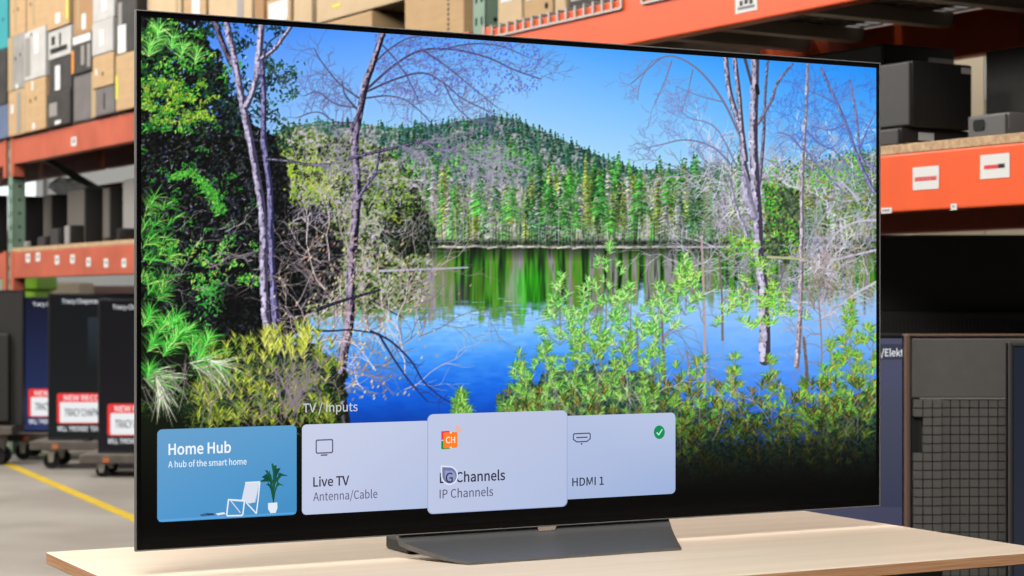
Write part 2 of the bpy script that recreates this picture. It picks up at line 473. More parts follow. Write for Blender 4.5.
# shelves lying on the beams
M_ply = mat('particle_board', (206, 176, 138), .75, vary=.16, scale=70, col2=(176, 140, 104))
def board(s0, s1, z, label, t=.028):
    o = done('shelf_board', box(s0, s1, -.006, DEP + .006, 0, t, bev=.002), M_ply, None, RW(0, 0, z), RZ)
    return setp(o, label, 'shelf board')
T_B = .026
board(S_A + .06, S_C - .06, LO1 + .001, 'tan particle board shelf on the near orange beam bearing two stickers', T_B)
board(S_B + .06, S_A - .06, FL1 + .001, 'tan particle board shelf on the faded lower beam at the far left', T_B)
Z_LO, Z_FL = LO1 + .001 + T_B, FL1 + .001 + T_B

M_wire = mat('wire_deck_zinc', (196, 190, 184), .45, .3)
M_channel = mat('deck_channel_steel', (150, 138, 124), .5, .3)
T_W = .012
def wire_deck(s0, s1, label, lip):
    root = empty('wire_deck', RW(s0, 0, UP1 + .001), RZ, label, 'wire deck', 'wire decks on the upper beams')
    L = s1 - s0
    bm = bmesh.new()
    n = int(L / .053)
    for k in range(n + 1):
        u = L * k / n
        bx(bm, u - .003, u + .003, -.02, DEP - .03, .005, .011)
        if lip:
            bx(bm, u - .004, u + .004, -.022, -.015, -.034, .011)
    for k in range(13):
        v = .02 + (DEP - .08) * k / 12
        bx(bm, 0, L, v - .003, v + .003, 0, .006)
    if lip:
        bx(bm, 0, L, -.022, -.016, -.037, -.030)
    done('wire_grid', bm, M_wire, root)
    for u in (L * .16, L * .5, L * .84):
        bm = bmesh.new()
        prism(bm, [(u - .028, -.05), (u + .028, -.05), (u + .034, -.001), (u + .03, -.001), (u + .024, -.044), (u - .024, -.044), (u - .03, -.001), (u - .034, -.001)], 'y', .055, DEP - .055)
        done('support_channel', bm, M_channel, root)
    return root
s = S_A + .07
w1 = rk(621, -.02) - s
wire_deck(s, s + w1, 'zinc wire deck at the left end of the orange upper beam', True)
s2 = s + w1 + .12
wire_deck(s2, s2 + 1.25, 'zinc wire deck above the small black speakers, right of the tan carton', True)
wire_deck(s2 + 1.30, s2 + 2.55, 'zinc wire deck at the far right end of the orange upper beam', False)
L4 = (S_A - S_B - .16) / 4
for k, t in enumerate(('beside the far upright', 'second from the far upright', 'third from the far upright', 'beside the middle upright')):
    wire_deck(S_B + .08 + k * L4, S_B + .06 + (k + 1) * L4, 'zinc wire deck under the carton stacks, ' + t, False)
Z_UP = UP1 + .001 + T_W
# ---------------------------------------------------------------- cartons on the upper level
CARD = {'tan': mat('cardboard', (192, 158, 116), .85, vary=.05, scale=7, stretch=(1, 1, 5)), 'pale': mat('pale_cardboard', (206, 179, 142), .85, vary=.05, scale=7),
        'brown': mat('brown_cardboard', (170, 130, 90), .85, vary=.06, scale=7), 'grey': mat('grey_printed_card', (150, 146, 142), .8, vary=.12, scale=9),
        'light': mat('whitish_printed_card', (192, 189, 185), .8, vary=.08, scale=9), 'black': mat('black_printed_card', (52, 48, 46), .7, vary=.3, scale=11),
        'mid': mat('dark_grey_card', (112, 106, 104), .8, vary=.1, scale=9), 'teal': mat('teal_card', (48, 152, 158), .7, vary=.05, scale=6),
        'navy': mat('blue_grey_card', (96, 110, 140), .7, vary=.1, scale=8)}
M_tape = mat('packing_tape', (196, 170, 132), .25)
M_tapegrey = mat('grey_tape', (158, 152, 146), .4)
M_yellowtag = mat('yellow_tag', (224, 224, 70), .6)
M_orangetag = mat('orange_tag', (240, 150, 40), .6)
M_greentag = mat('green_tag', (70, 150, 90), .6)
TAGM = {'white': M_white, 'yellow': M_yellowtag, 'orange': M_orangetag, 'green': M_greentag, 'tape': M_tape, 'grey': M_tapegrey, 'black': M_black, 'red': M_red}

def carton(s0, s1, b, z0, z1, depth, col, label, group, tags=(), holes=(), flap=False):
    """cardboard box: folded body with a seam gap along the lid, tape and labels on its face"""
    w, h = s1 - s0, z1 - z0
    bm = box(0, w, 0, depth, 0, h, bev=.006)
    # lid flaps meeting along the middle
    bx(bm, .004, w - .004, .004, depth / 2 - .002, h - .002, h + .003)
    bx(bm, .004, w - .004, depth / 2 + .002, depth - .004, h - .002, h + .003)
    o = done('carton', bm, CARD[col], None, RW(s0, b, z0), RZ)
    setp(o, label, 'carton', group)
    for (u0, u1, v0, v1, c) in tags:                                # fractions of the face, v from the top
        kind = 'tape' if c in ('tape', 'grey') else 'printed_label'
        done(kind, box(w * u0, w * u1, -.0016, .001, h * (1 - v1), h * (1 - v0)), TAGM[c], o)
    for (u, v) in holes:
        done('hand_hole', tube(bmesh.new(), (w * u, -.0012, h * (1 - v)), (w * u, .002, h * (1 - v)), .012, 10), M_hole, o)
    if flap:
        bm = bmesh.new()
        prism(bm, [(.0, h), (-.26, h - .045), (-.262, h - .05), (0, h - .006)], 'x', .01, w - .01)
        done('lid_flap', bm, CARD[col], o)
    return o

GR = 'cartons stacked at the left end of the upper level'
B0 = -.035
def column(x0, x1, tops, depth=.8):
    """a stack of cartons: tops are the rows of the upper edges seen at the column's middle"""
    s0, s1 = rk(x0, B0), rk(x1, B0)
    sm = (s0 + s1) / 2
    z = Z_UP
    for (y, col, label, tags, holes) in tops:
        zt = rz_(y, sm, B0)
        carton(s0 + random.uniform(0, .006), s1 - random.uniform(.002, .01), B0 + random.uniform(-.012, .012), z, zt - .003, depth, col, label, GR, tags, holes)
        z = zt + .0005

random.seed(4)
Wt, Ye = 'white', 'yellow'
column(8.5, 24.8, [(90, 'tan', 'tan carton with a grey tape strip at the bottom left corner of the carton stacks', [(.55, .8, .05, .95, 'grey'), (.2, .34, .3, .5, Wt)], []),
                   (35, 'grey', 'grey-fronted carton with a tan left edge above the bottom left carton', [(0, .3, 0, 1, 'tape'), (.5, .62, .9, .98, Wt)], [(.45, .42), (.75, .38)]),
                   (-12, 'tan', 'tan carton at the top of the leftmost carton column', [(.3, .44, .1, .9, 'tape')], [(.3, .45), (.55, .45)])])
column(25.2, 46.4, [(79, 'tan', 'tan carton with two hand holes in the bottom row of the stacks', [(.36, .44, .02, .2, Wt), (.4, .52, .84, .97, Wt)], [(.3, .4), (.55, .38)]),
                    (29, 'light', 'whitish carton with grey streaks in the middle of the second column', [(.5, .7, .1, .5, Wt), (.05, .3, .12, .9, 'grey')], [(.35, .08)]),
                    (-26, 'tan', 'tan carton at the top of the second column from the left', [(.3, .4, .1, .9, 'tape')], [(.2, .5)])])
column(47.6, 70.4, [(91, 'black', 'black carton with worn grey print in the bottom row of the stacks', [(.1, .45, .3, .7, 'grey'), (.36, .62, .85, .96, Wt)], []),
                    (57.5, 'black', 'black carton with a white upright label in the third column', [(.28, .5, .2, .95, Wt)], []),
                    (28, 'light', 'white carton with black graphics halfway up the third column', [(.1, .85, .62, .8, 'black'), (.15, .3, .2, .5, 'black'), (.5, .58, .15, .6, 'black')], []),
                    (-26, 'tan', 'tan carton at the top of the third column from the left', [(.42, .62, .72, .92, Wt), (.9, .98, .3, .9, Ye)], [])])
column(71.6, 92.6, [(73, 'mid', 'dark grey carton standing in the bottom row beside the black carton', [(.88, .98, .0, 1, 'tape')], []),
                    (34, 'black', 'black carton with an orange strip and white band in the fourth column', [(.04, .14, .36, .96, 'orange'), (.1, .96, .02, .22, Wt), (.5, .66, .3, .8, 'grey'), (.8, .95, .3, .9, 'grey')], []),
                    (-26, 'brown', 'brown carton with a white label at the top of the fourth column', [(.42, .62, .66, .92, Wt), (.2, .3, .1, .9, 'tape')], [])])
column(93.6, 115.0, [(87, 'mid', 'grey carton with a tan left edge at the foot of the fifth column', [(0, .12, 0, 1, 'tape'), (.5, .56, .2, .8, 'black')], []),
                     (54, 'tan', 'plain tan carton between the grey and whitish cartons', [(.16, .24, .4, .6, Wt)], [(.5, .6)]),
                     (20.5, 'light', 'whitish carton with a pale label in the fifth column', [(.38, .6, .25, .75, Wt)], []),
                     (-24, 'light', 'whitish carton at the top of the fifth column', [(.44, .7, .2, .8, Wt)], [])])
column(116.0, 137.0, [(53, 'tan', 'tall tan carton with a yellow strip beside the television', [(.02, .12, .35, .78, Ye)], []),
                      (-6, 'black', 'black carton with a white wedge above the tall tan carton', [(.1, .5, .5, .98, Wt), (.12, .3, .1, .5, 'grey')], [])])
carton(rk(-2, B0) - .1, rk(7.8, B0), B0, Z_UP, rz_(106, rk(2, B0), B0), .5, 'navy', 'blue grey carton at the very left edge on the upper level', GR)
carton(rk(-2, B0) - .1, rk(6, B0), B0, rz_(106, rk(2, B0), B0) + .004, rz_(50, rk(2, B0), B0), .5, 'black', 'black carton at the left edge under the teal carton', GR)
carton(rk(-4, B0) - .1, rk(11, B0) - .075, B0, rz_(50, rk(2, B0), B0) + .004, rz_(-24, rk(2, B0), B0), .5, 'teal', 'teal carton at the top left corner', GR, [], [(.75, .6)])

for k in range(3):                                                       # unseen cartons added out of view to shade the far stringer
    e_ = rk(-4, B0) - .13 - k * .95
    carton(e_ - .9, e_, B0, Z_UP, Z_UP + 1.1, 1.0, 'tan', 'unseen tan carton added past the left edge to shade the far stringer', 'unseen cartons added past the left edge to shade the rack')

# larger cartons behind the television's upper edge
GM = 'large cartons on the upper level behind the television'
LAST = rk(137.0, B0)
def big(x0, x1, y, col, label, b=.02, depth=.8, tags=(), holes=(), flap=False, z0=None):
    global LAST
    s0, s1 = rk(x0, b), rk(x1, b)
    if z0 is None:
        s0 = max(s0, LAST)
        LAST = s1
    else:
        s1 = min(s1, rk(404, .02) - .01)
    return carton(s0 + .004, s1 - .004, b, Z_UP if z0 is None else z0, rz_(y, (s0 + s1) / 2, b), depth, col, label, GM, tags, holes, flap)
big(139, 181, -30, 'pale', 'pale tan carton just right of the television\'s top left corner', b=.02, tags=[(.85, .93, .1, .9, 'tape')])
big(183, 206, -30, 'tan', 'tan carton with a white upright label above the television\'s left tree', tags=[(.4, .75, .1, .75, Wt)])
big(208, 252, -30, 'pale', 'pale carton with a grey tape strip above the television', tags=[(.68, .82, 0, 1, 'grey')])
big(254, 264, -8, 'brown', 'narrow brown carton wedged beside the open white-labelled carton', b=.02)
big(266, 291, -3, 'tan', 'tan carton with orange, yellow and green tags', tags=[(.1, .9, .05, .5, Wt), (.3, .45, .44, .5, 'orange'), (.78, .92, .3, .4, Ye), (.78, .92, .43, .52, 'green')])
big(293, 312, -30, 'pale', 'narrow pale carton left of the carton with the open flap')
t_ = big(314, 372, 19, 'tan', 'tan carton lying under the open flapped carton', b=.02)
big(316, 402, -26, 'pale', 'tan carton with a bent flap hanging over its front', b=.02, depth=.7, tags=[(.2, .3, .62, .7, Ye)], z0=rz_(19, rk(345, .02), .02) + .012)
c_ = big(404, 464, -40, 'tan', 'big tan carton with printed marks left of the green upright', b=.02, tags=[(.02, .08, .88, .93, 'black'), (.14, .2, .88, .93, 'black'), (.26, .32, .88, .93, 'black')] +
         [(.74, .77, .1 + .06 * k, .13 + .06 * k, 'black') for k in range(14)] + [(.9, .96, .05, .4, 'black')])
big(497, 522, -46, 'pale', 'pale carton with a white label just right of the green upright', b=.02, tags=[(.15, .6, .2, .68, Wt)])
big(523, 553, -46, 'tan', 'tan carton with a white label and grey strip over the wire clips', b=.02, tags=[(.1, .5, .3, .7, Wt), (.7, .85, .5, .65, 'grey')], holes=[(.8, .85)])
big(554, 566, -60, 'pale', 'narrow pale carton with a red line beside the black printed carton', b=.02, tags=[(0, 1, .72, .74, 'red')])
big(568, 640, -60, 'black', 'black carton with white printing above the orange upper beam', b=.02, depth=1.1, tags=[(.04, .2, .72, .88, 'grey'), (.24, .44, .74, .82, 'grey')])

# cartons added to shade the rear beams, undersides showing through the wires
for k, t in enumerate(('over the dark speakers', 'over the cream carton', 'at the far right')):
    z_ = LAST + .03 + k * 1.05
    carton(z_, z_ + 1.0, .03, Z_UP, Z_UP + .55, 1.1, 'brown', 'big brown carton added to shade the rear beams, on the wire deck ' + t, GM)

# ---------------------------------------------------------------- loudspeakers and boxes on the shelves
M_tagsilver = mat('silver_badge', (176, 170, 164), .4, .3)
def speaker_box(name, x, b, z0, yt, ws, db, label, cat, group=None, front=M_charcoal, side=M_satin, port=None, badge=None, edge=True, zt=None):
    """cabinet whose near front corner is seen in column x; ws wide along the rack, db deep, top seen in row yt"""
    s1 = rk(x, b)
    z1 = zt if zt is not None else rz_(yt, s1, b)
    h = z1 - z0
    root = empty(name, RW(s1 - ws / 2, b, z0), RZ, label, cat, group)
    done('cabinet', box(-ws / 2, ws / 2, .004, db, 0, h, bev=.006), side, root, smooth=True)
    bm = box(-ws / 2 + .004, ws / 2 - .004, -.006, .006, .004, h - .004, bev=.004)
    done('front_grille', bm, front, root)
    if port:
        bm = bmesh.new()
        prism(bm, rounded(-ws / 2 + ws * port[0], -ws / 2 + ws * port[1], h * port[2], h * port[3], .3 * h * (port[3] - port[2])), 'y', -.009, -.004)
        done('port', bm, M_hole, root)
    if badge:
        u0, u1, v0, v1, m = badge
        bm = box(ws / 2 - .0005, ws / 2 + .0015, db * u0, db * u1, h * v0, h * v1)
        done('badge', bm, m, root)
    return root

M_sidelow = mat('black_vinyl', (34, 32, 31), .55)
lowspk = speaker_box('centre_speaker', 900.5, .03, Z_LO, 127, .36, .27, 'low black centre speaker with a white sticker on the near shelf board', 'speaker', None, M_charcoal, M_sidelow, badge=(.25, .47, .35, .78, M_white))
zl = rz_(127, rk(900.5, .03), .03)
speaker_box('subwoofer', 911.5, .05, zl + .001, 60, .30, .235, 'black cube subwoofer standing on the low centre speaker', 'subwoofer', None, M_charcoal, M_satin, badge=(.82, .98, .86, .95, M_tagsilver))
speaker_box('subwoofer', 884, .36, Z_LO, 43, .42, .30, 'taller black subwoofer in the back row behind the cube subwoofer', 'subwoofer', None, M_satin, M_satin, badge=(.62, .98, .86, .91, M_tagsilver))
speaker_box('satellite_speaker', 1008, .06, Z_LO, 111.5, .145, .16, 'small grey speaker with a square port at the right end of the shelf board', 'speaker', None, mat('grey_plastic', (92, 89, 87), .45), mat('lighter_grey_plastic', (104, 101, 99), .45), port=(.18, .46, .34, .78))
s_l = rk(986, .42)
speaker_box('floor_speaker', 1075, .42, Z_LO, 38, rk(1075, .42) - s_l, .3, 'large dark grey speaker behind the small ported speaker at the right', 'speaker', None, mat('grey_cloth', (66, 64, 62), .85, vary=.08, scale=50), M_satin)
# tall block standing in for the cream carton seen between them
Dc = 9.6
bm = box(-.34, .34, -.25, .25, 0, 2.26, bev=.01)
for u in (-.33, .003):
    bx(bm, u, u + .327, -.262, -.25, .04, 2.22, bev=.004)
o = done('storage_cabinet', bm, mat('cream_enamel', (232, 214, 184), .5), None, Vector(((972 - CX) / F * Dc, Dc, 0)))
setp(o, 'tall cream block standing in for a carton in the gap between the cube subwoofer and the big grey speaker', 'cabinet')
done('printed_label', box(.0, .30, -.2635, -.2615, 1.93, 2.12), M_white, o)

# far bay, lower level
GF = 'tall speakers on the far lower shelf'
G1 = mat('speaker_grey', (104, 98, 92), .6)
G2 = mat('speaker_light_grey', (150, 146, 142), .6)
def tower(x0, xc, x1, y, b, label, front, side=M_grille):
    sc = rk(xc, b)
    w = sc - rk(x0, b)
    # depth reaching column x1 along the near side
    lo, hi = .02, .6
    for _ in range(30):
        m_ = (lo + hi) / 2
        P = RW(sc, b + m_, 0)
        if CX + F * P.x / P.y < x1:
            lo = m_
        else:
            hi = m_
    return speaker_box('tower_speaker', xc, b, Z_FL, y, w, lo, label, 'speaker', GF, front, side)
tower(44, 52, 68, 194, .30, 'grey and black tower speaker under the crumpled plastic bag', G1)
tower(68, 85, 103, 188, .24, 'widest grey tower speaker beneath the dark diagonal brace', G1)
tower(103.5, 110, 122.5, 187, .26, 'black tower speaker with a slim grey front near the television', G1)
tower(123.5, 136, 150, 178, .22, 'tall light grey tower speaker at the television\'s left edge', G2)
tower(22.5, 25, 44, 196, .34, 'plain black tower speaker beside the green upright', M_grille)
tower(-16, -6, 8, 195, .30, 'black tower speaker left of the green upright', M_grille)
GB = 'small boxes along the front of the far lower shelf'
def smallbox(x0, xc, x1, y, b, label, front, side):
    sc = rk(xc, b)
    P = lambda m_: CX + F * RW(sc, b + m_, 0).x / RW(sc, b + m_, 0).y
    m_ = .02
    while P(m_) < x1:
        m_ += .004
    return speaker_box('bookshelf_speaker', xc, b, Z_FL, y, sc - rk(x0, b), m_, label, 'speaker', GB, front, side)
smallbox(65, 70, 84, 225, .03, 'small black speaker with a pale front in front of the widest tower', G2, M_black)
smallbox(38, 46, 52, 236, .06, 'small dark speaker left of the plump charcoal speaker', M_dark, M_black)
smallbox(51, 59, 63, 228, .05, 'plump charcoal speaker left of the pale fronted one', M_charcoal, M_dark)
smallbox(24.5, 28, 31, 241, .03, 'tiny whitish box beside the green upright', G2, G2)
smallbox(103, 108, 120, 237, .03, 'low black speaker at the foot of the slim black tower', M_black, M_satin)
smallbox(117, 121, 140, 228, .05, 'black box with a silver band beside the television\'s left edge', M_black, M_black)
smallbox(73, 76, 82, 243, .02, 'little rounded grey box in front of the small black speaker', G1, M_charcoal)
# white note on the widest tower's near side
sx = rk(85, .24)
# crumpled clear bag lying on the first tower
bm = bmesh.new()
bmesh.ops.create_icosphere(bm, subdivisions=4, radius=1)
rb = random.Random(5)
ph = [(Vector((rb.uniform(-1, 1), rb.uniform(-1, 1), rb.uniform(-1, 1))).normalized() * rb.uniform(3, 9), rb.uniform(0, 6)) for _ in range(14)]
for v in bm.verts:
    q = v.co.copy()
    r = 1 + sum(.06 * abs(math.sin(q.dot(a) + b)) for a, b in ph) * 1.4 - .62
    v.co = Vector((q.x * .13 * r, q.y * .10 * r, max(q.z * .05 * r + .045 * r, 0)))
s_b = rk(52, .32)
o = done('plastic_bag', bm, mat('clear_film', (214, 216, 214), .25, alpha=.6), None, RW(s_b + .02, .42, rz_(194, rk(52, .30), .30) + .001), RZ)
setp(o, 'crumpled clear plastic bag on top of the tower speaker by the upright', 'bag')
# tan carton at the back of that shelf
s0, s1 = rk(84, .84), rk(150, .84)
carton(s0, s1, .84, Z_FL, rz_(183, (s0 + s1) / 2, .84), .33, 'brown', 'long brown carton at the back of the far lower shelf', None)

# things far behind, seen under the far beam
o = done('storage_bin', bx(box(-.12, .12, -.3, .3, 0, 1.05, bev=.03), -.14, .14, -.32, .32, 1.05, 1.16, bev=.02), mat('lime_plastic', (140, 196, 40), .5), None, Vector(((30 - CX) / F * 15.0, 15.0, 0)))
setp(o, 'lime green lidded bin far behind the rack under the lower beam', 'bin')
o = done('storage_cabinet', bx(box(-.2, .2, -.25, .25, 0, 1.12, bev=.01), -.19, .19, -.262, -.25, .03, 1.1, bev=.004), mat('cream_enamel', (232, 222, 200), .5), None, Vector(((63 - CX) / F * 15.9, 15.9, 0)))
setp(o, 'small cream cabinet far behind the rack right of the green bin', 'cabinet')
o = done('storage_cabinet', bx(box(-.5, .5, -.25, .25, 0, 1.10, bev=.01), -.49, .49, -.262, -.25, .03, 1.08, bev=.004), mat('dusky_beam_strip', (150, 120, 112), .6), None, Vector(((112 - CX) / F * 16.9, 16.9, 0)))  # block standing in for the pinkish strip of the far rear beam
setp(o, 'dusky brown block standing in for the far rear beam near the television edge', 'cabinet')
# ---------------------------------------------------------------- televisions parked on dollies under the rack
M_dolly = mat('dolly_board', (104, 96, 88), .75, vary=.2, scale=14)
M_dollyedge = mat('orange_scuff', (216, 120, 70), .6)
M_fork = mat('caster_fork_steel', (188, 182, 172), .4, .6)
M_scr = screen_mat('lit_display')
M_bronze = mat('bronze_trim', (120, 96, 84), .4, .3)

def dolly(x, D, w, d, top, label, wheel=.05):
    root = empty('platform_dolly', (x, D, 0), 0, label, 'dolly', 'dollies under the parked televisions')
    t = min(.05, top * .4)
    bm = box(-w / 2, w / 2, -d / 2, d / 2, top - t, top, bev=.006)
    for u in (-.42, .1, .36):
        bx(bm, w * u, w * u + .035, -d / 2 - .001, -d / 2 + .004, top - t + .008, top - .016, mi=1)
    done('platform', bm, [M_dolly, M_dollyedge], root)
    r = min(wheel, (top - t) * .42)
    for sx in (-1, 1):
        for sy in (-1, 1):
            cx, cy = sx * (w / 2 - .11), sy * (d / 2 - .08)
            c = done('caster', tube(bmesh.new(), (cx, cy - .017, r), (cx, cy + .017, r), r, 20), M_rubber, root)
            bm = bmesh.new()
            for k in (-1, 1):
                prism(bm, [(cx - .012, r - .008), (cx + .012, r - .008), (cx + .024, top - t), (cx - .024, top - t)], 'y', cy + k * .024 - .003, cy + k * .024 + .003)
            bx(bm, cx - .034, cx + .034, cy - .032, cy + .032, top - t - .006, top - t)
            tube(bm, (cx, cy - .03, r), (cx, cy + .03, r), .008, 8)
            done('fork', bm, M_fork, c)
    return root

def news(g, W, H, bg, k=None, cap=None):
    """a paused news page: name caption at the top, red and white banner at the bottom"""
    k = k or H / 147.0                                   # one unit of the far sets' picture
    g.face([(.012, .012), (W - .012, .012), (W - .012, H - .012), (.012, H - .012)], [bg[1], bg[1], bg[0], bg[0]], 0)
    wht, red = (226, 228, 232), (232, 62, 62)
    g.face([(40 * k, H - 75 * k), (85 * k, H - 75 * k), (85 * k, H - 24 * k), (40 * k, H - 24 * k)], [bg[1], bg[1], bg[2], bg[2]], 1)
    g.rect(12 * k, 68 * k, H - 11.3 * k, H - 4.6 * k, tuple(v * .8 for v in bg[2]), 2)
    a, b, c = cap or (14 * k, 71 * k, 4.2 * k)
    g.text('Tracy Chapman/Elektra', a, b, H - 9.8 * k, c, wht, 3, .02)
    g.face(rounded(9 * k, 150 * k, H - 130.5 * k, H - 100 * k, 2.5 * k), red, 1)
    g.face(rounded(12 * k, 150 * k, H - 129.5 * k, H - 109 * k, 1.2 * k), (236, 238, 240), 2)
    g.text('NEW RECORD', 16 * k, 61 * k, H - 107.3 * k, 5.2 * k, (255, 226, 226), 3, .03)
    g.text("TRACY CHAPMAN'S", 16.5 * k, 63 * k, H - 123 * k, 7.4 * k, (30, 34, 40), 3, .025)
    g.text("WILL 'PROVIDE' TENFOLD", 9.5 * k, 62 * k, H - 138 * k, 4.8 * k, wht, 3, .03)

def set_front(x, D, z0, W, H, label, bg, rz=0.0, k=None, trim=M_satin, cap=None):
    """television seen from the front; x is its lower left corner"""
    root = empty('television', (x, D, z0), rz, label, 'television', 'televisions parked under the rack')
    bm = bmesh.new()
    bx(bm, 0, W, .001, .03, 0, H, bev=.003)
    done('panel', bm, M_satin, root)
    bm = bmesh.new()
    for a in ((0, .008, 0, H), (W - .008, W, 0, H), (.008, W - .008, 0, .011), (.008, W - .008, H - .009, H)):
        bx(bm, a[0], a[1], -.003, .02, a[2], a[3], bev=.002)
    done('bezel', bm, trim, root)
    bm = bmesh.new()
    prism(bm, [(.03, .06), (.075, .1), (.075, H * .55), (.03, H * .6)], 'x', W * .12, W * .88)
    done('back_housing', bm, M_black, root)
    for u in (.15, .82):
        bm = bmesh.new()
        prism(bm, [(-.09, .0), (.13, .0), (.13, .008), (.06, .03), (.06, .12), (.03, .12), (.0, .012), (-.09, .008)], 'x', W * u, W * u + .03)
        done('foot', bm, M_satin, root)
    g = Glow(.0004)
    news(g, W, H, bg, k=k, cap=cap)
    g.build('screen', root, M_scr)
    return root

ZT = EYE * F / (471 - HY)                              # distance of the middle far set
# far left row: each set overlaps the one behind it
def far_set(x, ytop, ybot, ywheel, label, dl, bg):
    D = EYE * F / (ywheel - HY)
    H = (ybot - ytop) / F * D
    W = H * 16 / 9
    z0 = EYE + (HY - ybot) / F * D
    X = (x - CX) / F * D
    set_front(X, D, z0 + .0, W, H, label, bg)
    dolly(X + W / 2 - .03, D + .1, W + .1, .42, z0 - .001, dl)
far_set(20, 297, 432, 459, 'parked television with a dark blue page, leftmost lit one of the far row', 'dolly under the dark blue television at the far left', [(24, 24, 46), (44, 56, 98), (30, 32, 52)])
far_set(48, 293.5, 440, 468, 'parked television with a black page and full red banner, middle of the far row', 'dolly under the middle television of the far row', [(22, 23, 27), (24, 28, 30), (40, 50, 58)])
far_set(98, 299, 453, 476, 'parked television with a black page cut off by the big television\'s left edge', 'dolly under the television beside the big television\'s left edge', [(22, 21, 25), (26, 24, 30), (32, 28, 36)])

def set_back(x, D, z0, W, H, label, style, rz=0.0, smoothfrac=.32, lit=M_charcoal, edge=M_bronze):
    """television seen from behind: thin panel, rim and electronics cover"""
    root = empty('television', (x, D, z0), rz, label, 'television', 'televisions parked under the rack')
    done('panel', box(0, W, .004, .03, 0, H, bev=.004), lit, root)
    bm = bmesh.new()
    bx(bm, 0, .0115, -.012, .03, 0, H, bev=.003)
    bx(bm, W - .0115, W, -.012, .03, 0, H, bev=.003)
    bx(bm, .0115, W - .0115, -.004, .03, H - .006, H, bev=.002)
    done('rim', bm, edge, root)
    hc = H * (1 - smoothfrac)
    if style == 'grid':
        done('upper_cover', box(.016, W - .016, -.004, .006, hc + .002, H - .010, bev=.003), lit, root)
        done('cover_base', box(.016, W - .016, -.006, .006, .02, hc, bev=.002), mat('grid_groove', (22, 21, 21), .7), root)
        bm = bmesh.new()
        cw, ch = .0219, .0205
        nx, nz = int((W - .04) / cw), int((hc - .02) / ch)
        for i in range(nx):
            for j in range(nz):
                X, Z = .0165 + i * cw, hc - (j + 1) * ch
                if i == 0 and 2 <= j <= 5:
                    continue
                yy = -.0105 - (.010 if i in (0, 1, 2) else .0)
                bx(bm, X + .0012, X + cw - .0012, yy, -.004, Z + .0012, Z + ch - .0012)
        done('grid_cover', bm, lit, root)
        done('grip_recess', box(.018, .031, -.0075, -.004, hc - 6 * ch, hc - 2 * ch, bev=.001), M_hole, root)
        done('cover_highlight', box(.034, W - .03, -.013, -.004, hc - .001, hc + .0025, bev=.001), mat('highlight_paint', (130, 127, 124), .4), root)  # pale strip paints the highlight along the grid cover's top
    else:
        done('housing', box(.08, W - .08, -.04, .006, .02, hc, bev=.01), lit, root)
        bm = bmesh.new()
        n = int((W - .24) / .012)
        for i in range(n):
            bx(bm, .11 + i * .012, .116 + i * .012, -.043, -.038, hc - .10, hc - .03)
        done('vent_ribs', bm, M_satin, root)
    for u in (.2, .76):
        bm = bmesh.new()
        prism(bm, [(-.12, .0), (.1, .0), (.1, .008), (.03, .03), (.03, .1), (.006, .1), (-.02, .012), (-.12, .008)], 'x', W * u, W * u + .03)
        done('foot', bm, M_satin, root)
    return root

# dark set at the far left edge, seen from behind
D = 11.5
z1 = EYE + (HY - 290) / F * D
set_back((24 - CX) / F * D - 1.42, D, z1 - .80, 1.42, .80, 'parked television turned away at the left edge of the picture', 'ribs', lit=mat('dull_black', (40, 38, 36), .6), edge=M_satin)
dolly((24 - CX) / F * D - .75, D + .03, 1.42, .3, z1 - .801, 'dolly under the turned away television at the left edge')

# right-hand row, close behind the table
D = 4.74
z1 = EYE + (HY - 333.5) / F * D
set_front((764 - CX) / F * D, D, z1 - .79, 1.476, .79, 'parked television with a slate blue page between the big television and the gridded back',
          [(78, 80, 104), (58, 60, 82), (74, 76, 96)], k=.83 / 147, cap=(.142, .357, .0175))
dolly((764 - CX) / F * D + .74, D + .11, 1.5, .26, z1 - .791, 'dolly under the slate blue television', .03)
D = 4.5
z1 = EYE + (HY - 334) / F * D
set_back((904.5 - CX) / F * D, D, z1 - .79, 1.45, .79, 'parked television turned away showing its grid textured back', 'grid', smoothfrac=.19, lit=mat('warm_grey_plastic', (98, 95, 91), .5, vary=.05, scale=30))
dolly((905 - CX) / F * D + .725, D + .06, 1.4, .2, z1 - .7915, 'dolly under the television with the grid textured back', .03)
D = 4.26
z1 = EYE + (HY - 342) / F * D
set_front((1008.5 - CX) / F * D, D, z1 - .77, 1.4, .77, 'parked television with a dark navy page at the right edge of the picture', [(30, 36, 50), (44, 46, 58), (36, 42, 56)], trim=mat('dark_trim', (60, 58, 56), .5), k=.83 / 147)
dolly((1008.5 - CX) / F * D + .72, D + .05, 1.4, .18, z1 - .7715, 'dolly under the television at the right edge', .03)
# big black set behind them
D = 6.05
z1 = EYE + (HY - 235) / F * D
set_back((760 - CX) / F * D, D, z1 - 1.0, 1.78, 1.0, 'biggest parked television, all black, filling the gap under the near orange beam', 'ribs', smoothfrac=.235, lit=mat('deep_black', (12, 11, 11), .6), edge=M_satin)
dolly((760 - CX) / F * D + .89, D + .1, 1.8, .5, z1 - 1.001, 'dolly under the biggest black television')
# ---------------------------------------------------------------- the landscape shown on the television's screen
# a small numpy painter: colours are sRGB 0..255, the picture is kept as one colour per vertex of the screen mesh
PX0, PY0, PW, PH, SS = 130, 4, 760, 556, 2
rng = np.random.default_rng(11)
BUF = np.zeros((PH * SS, PW * SS, 3), np.float32)
GY, GX = np.mgrid[0:PH * SS, 0:PW * SS].astype(np.float32)
GX = GX / SS + PX0
GY = GY / SS + PY0

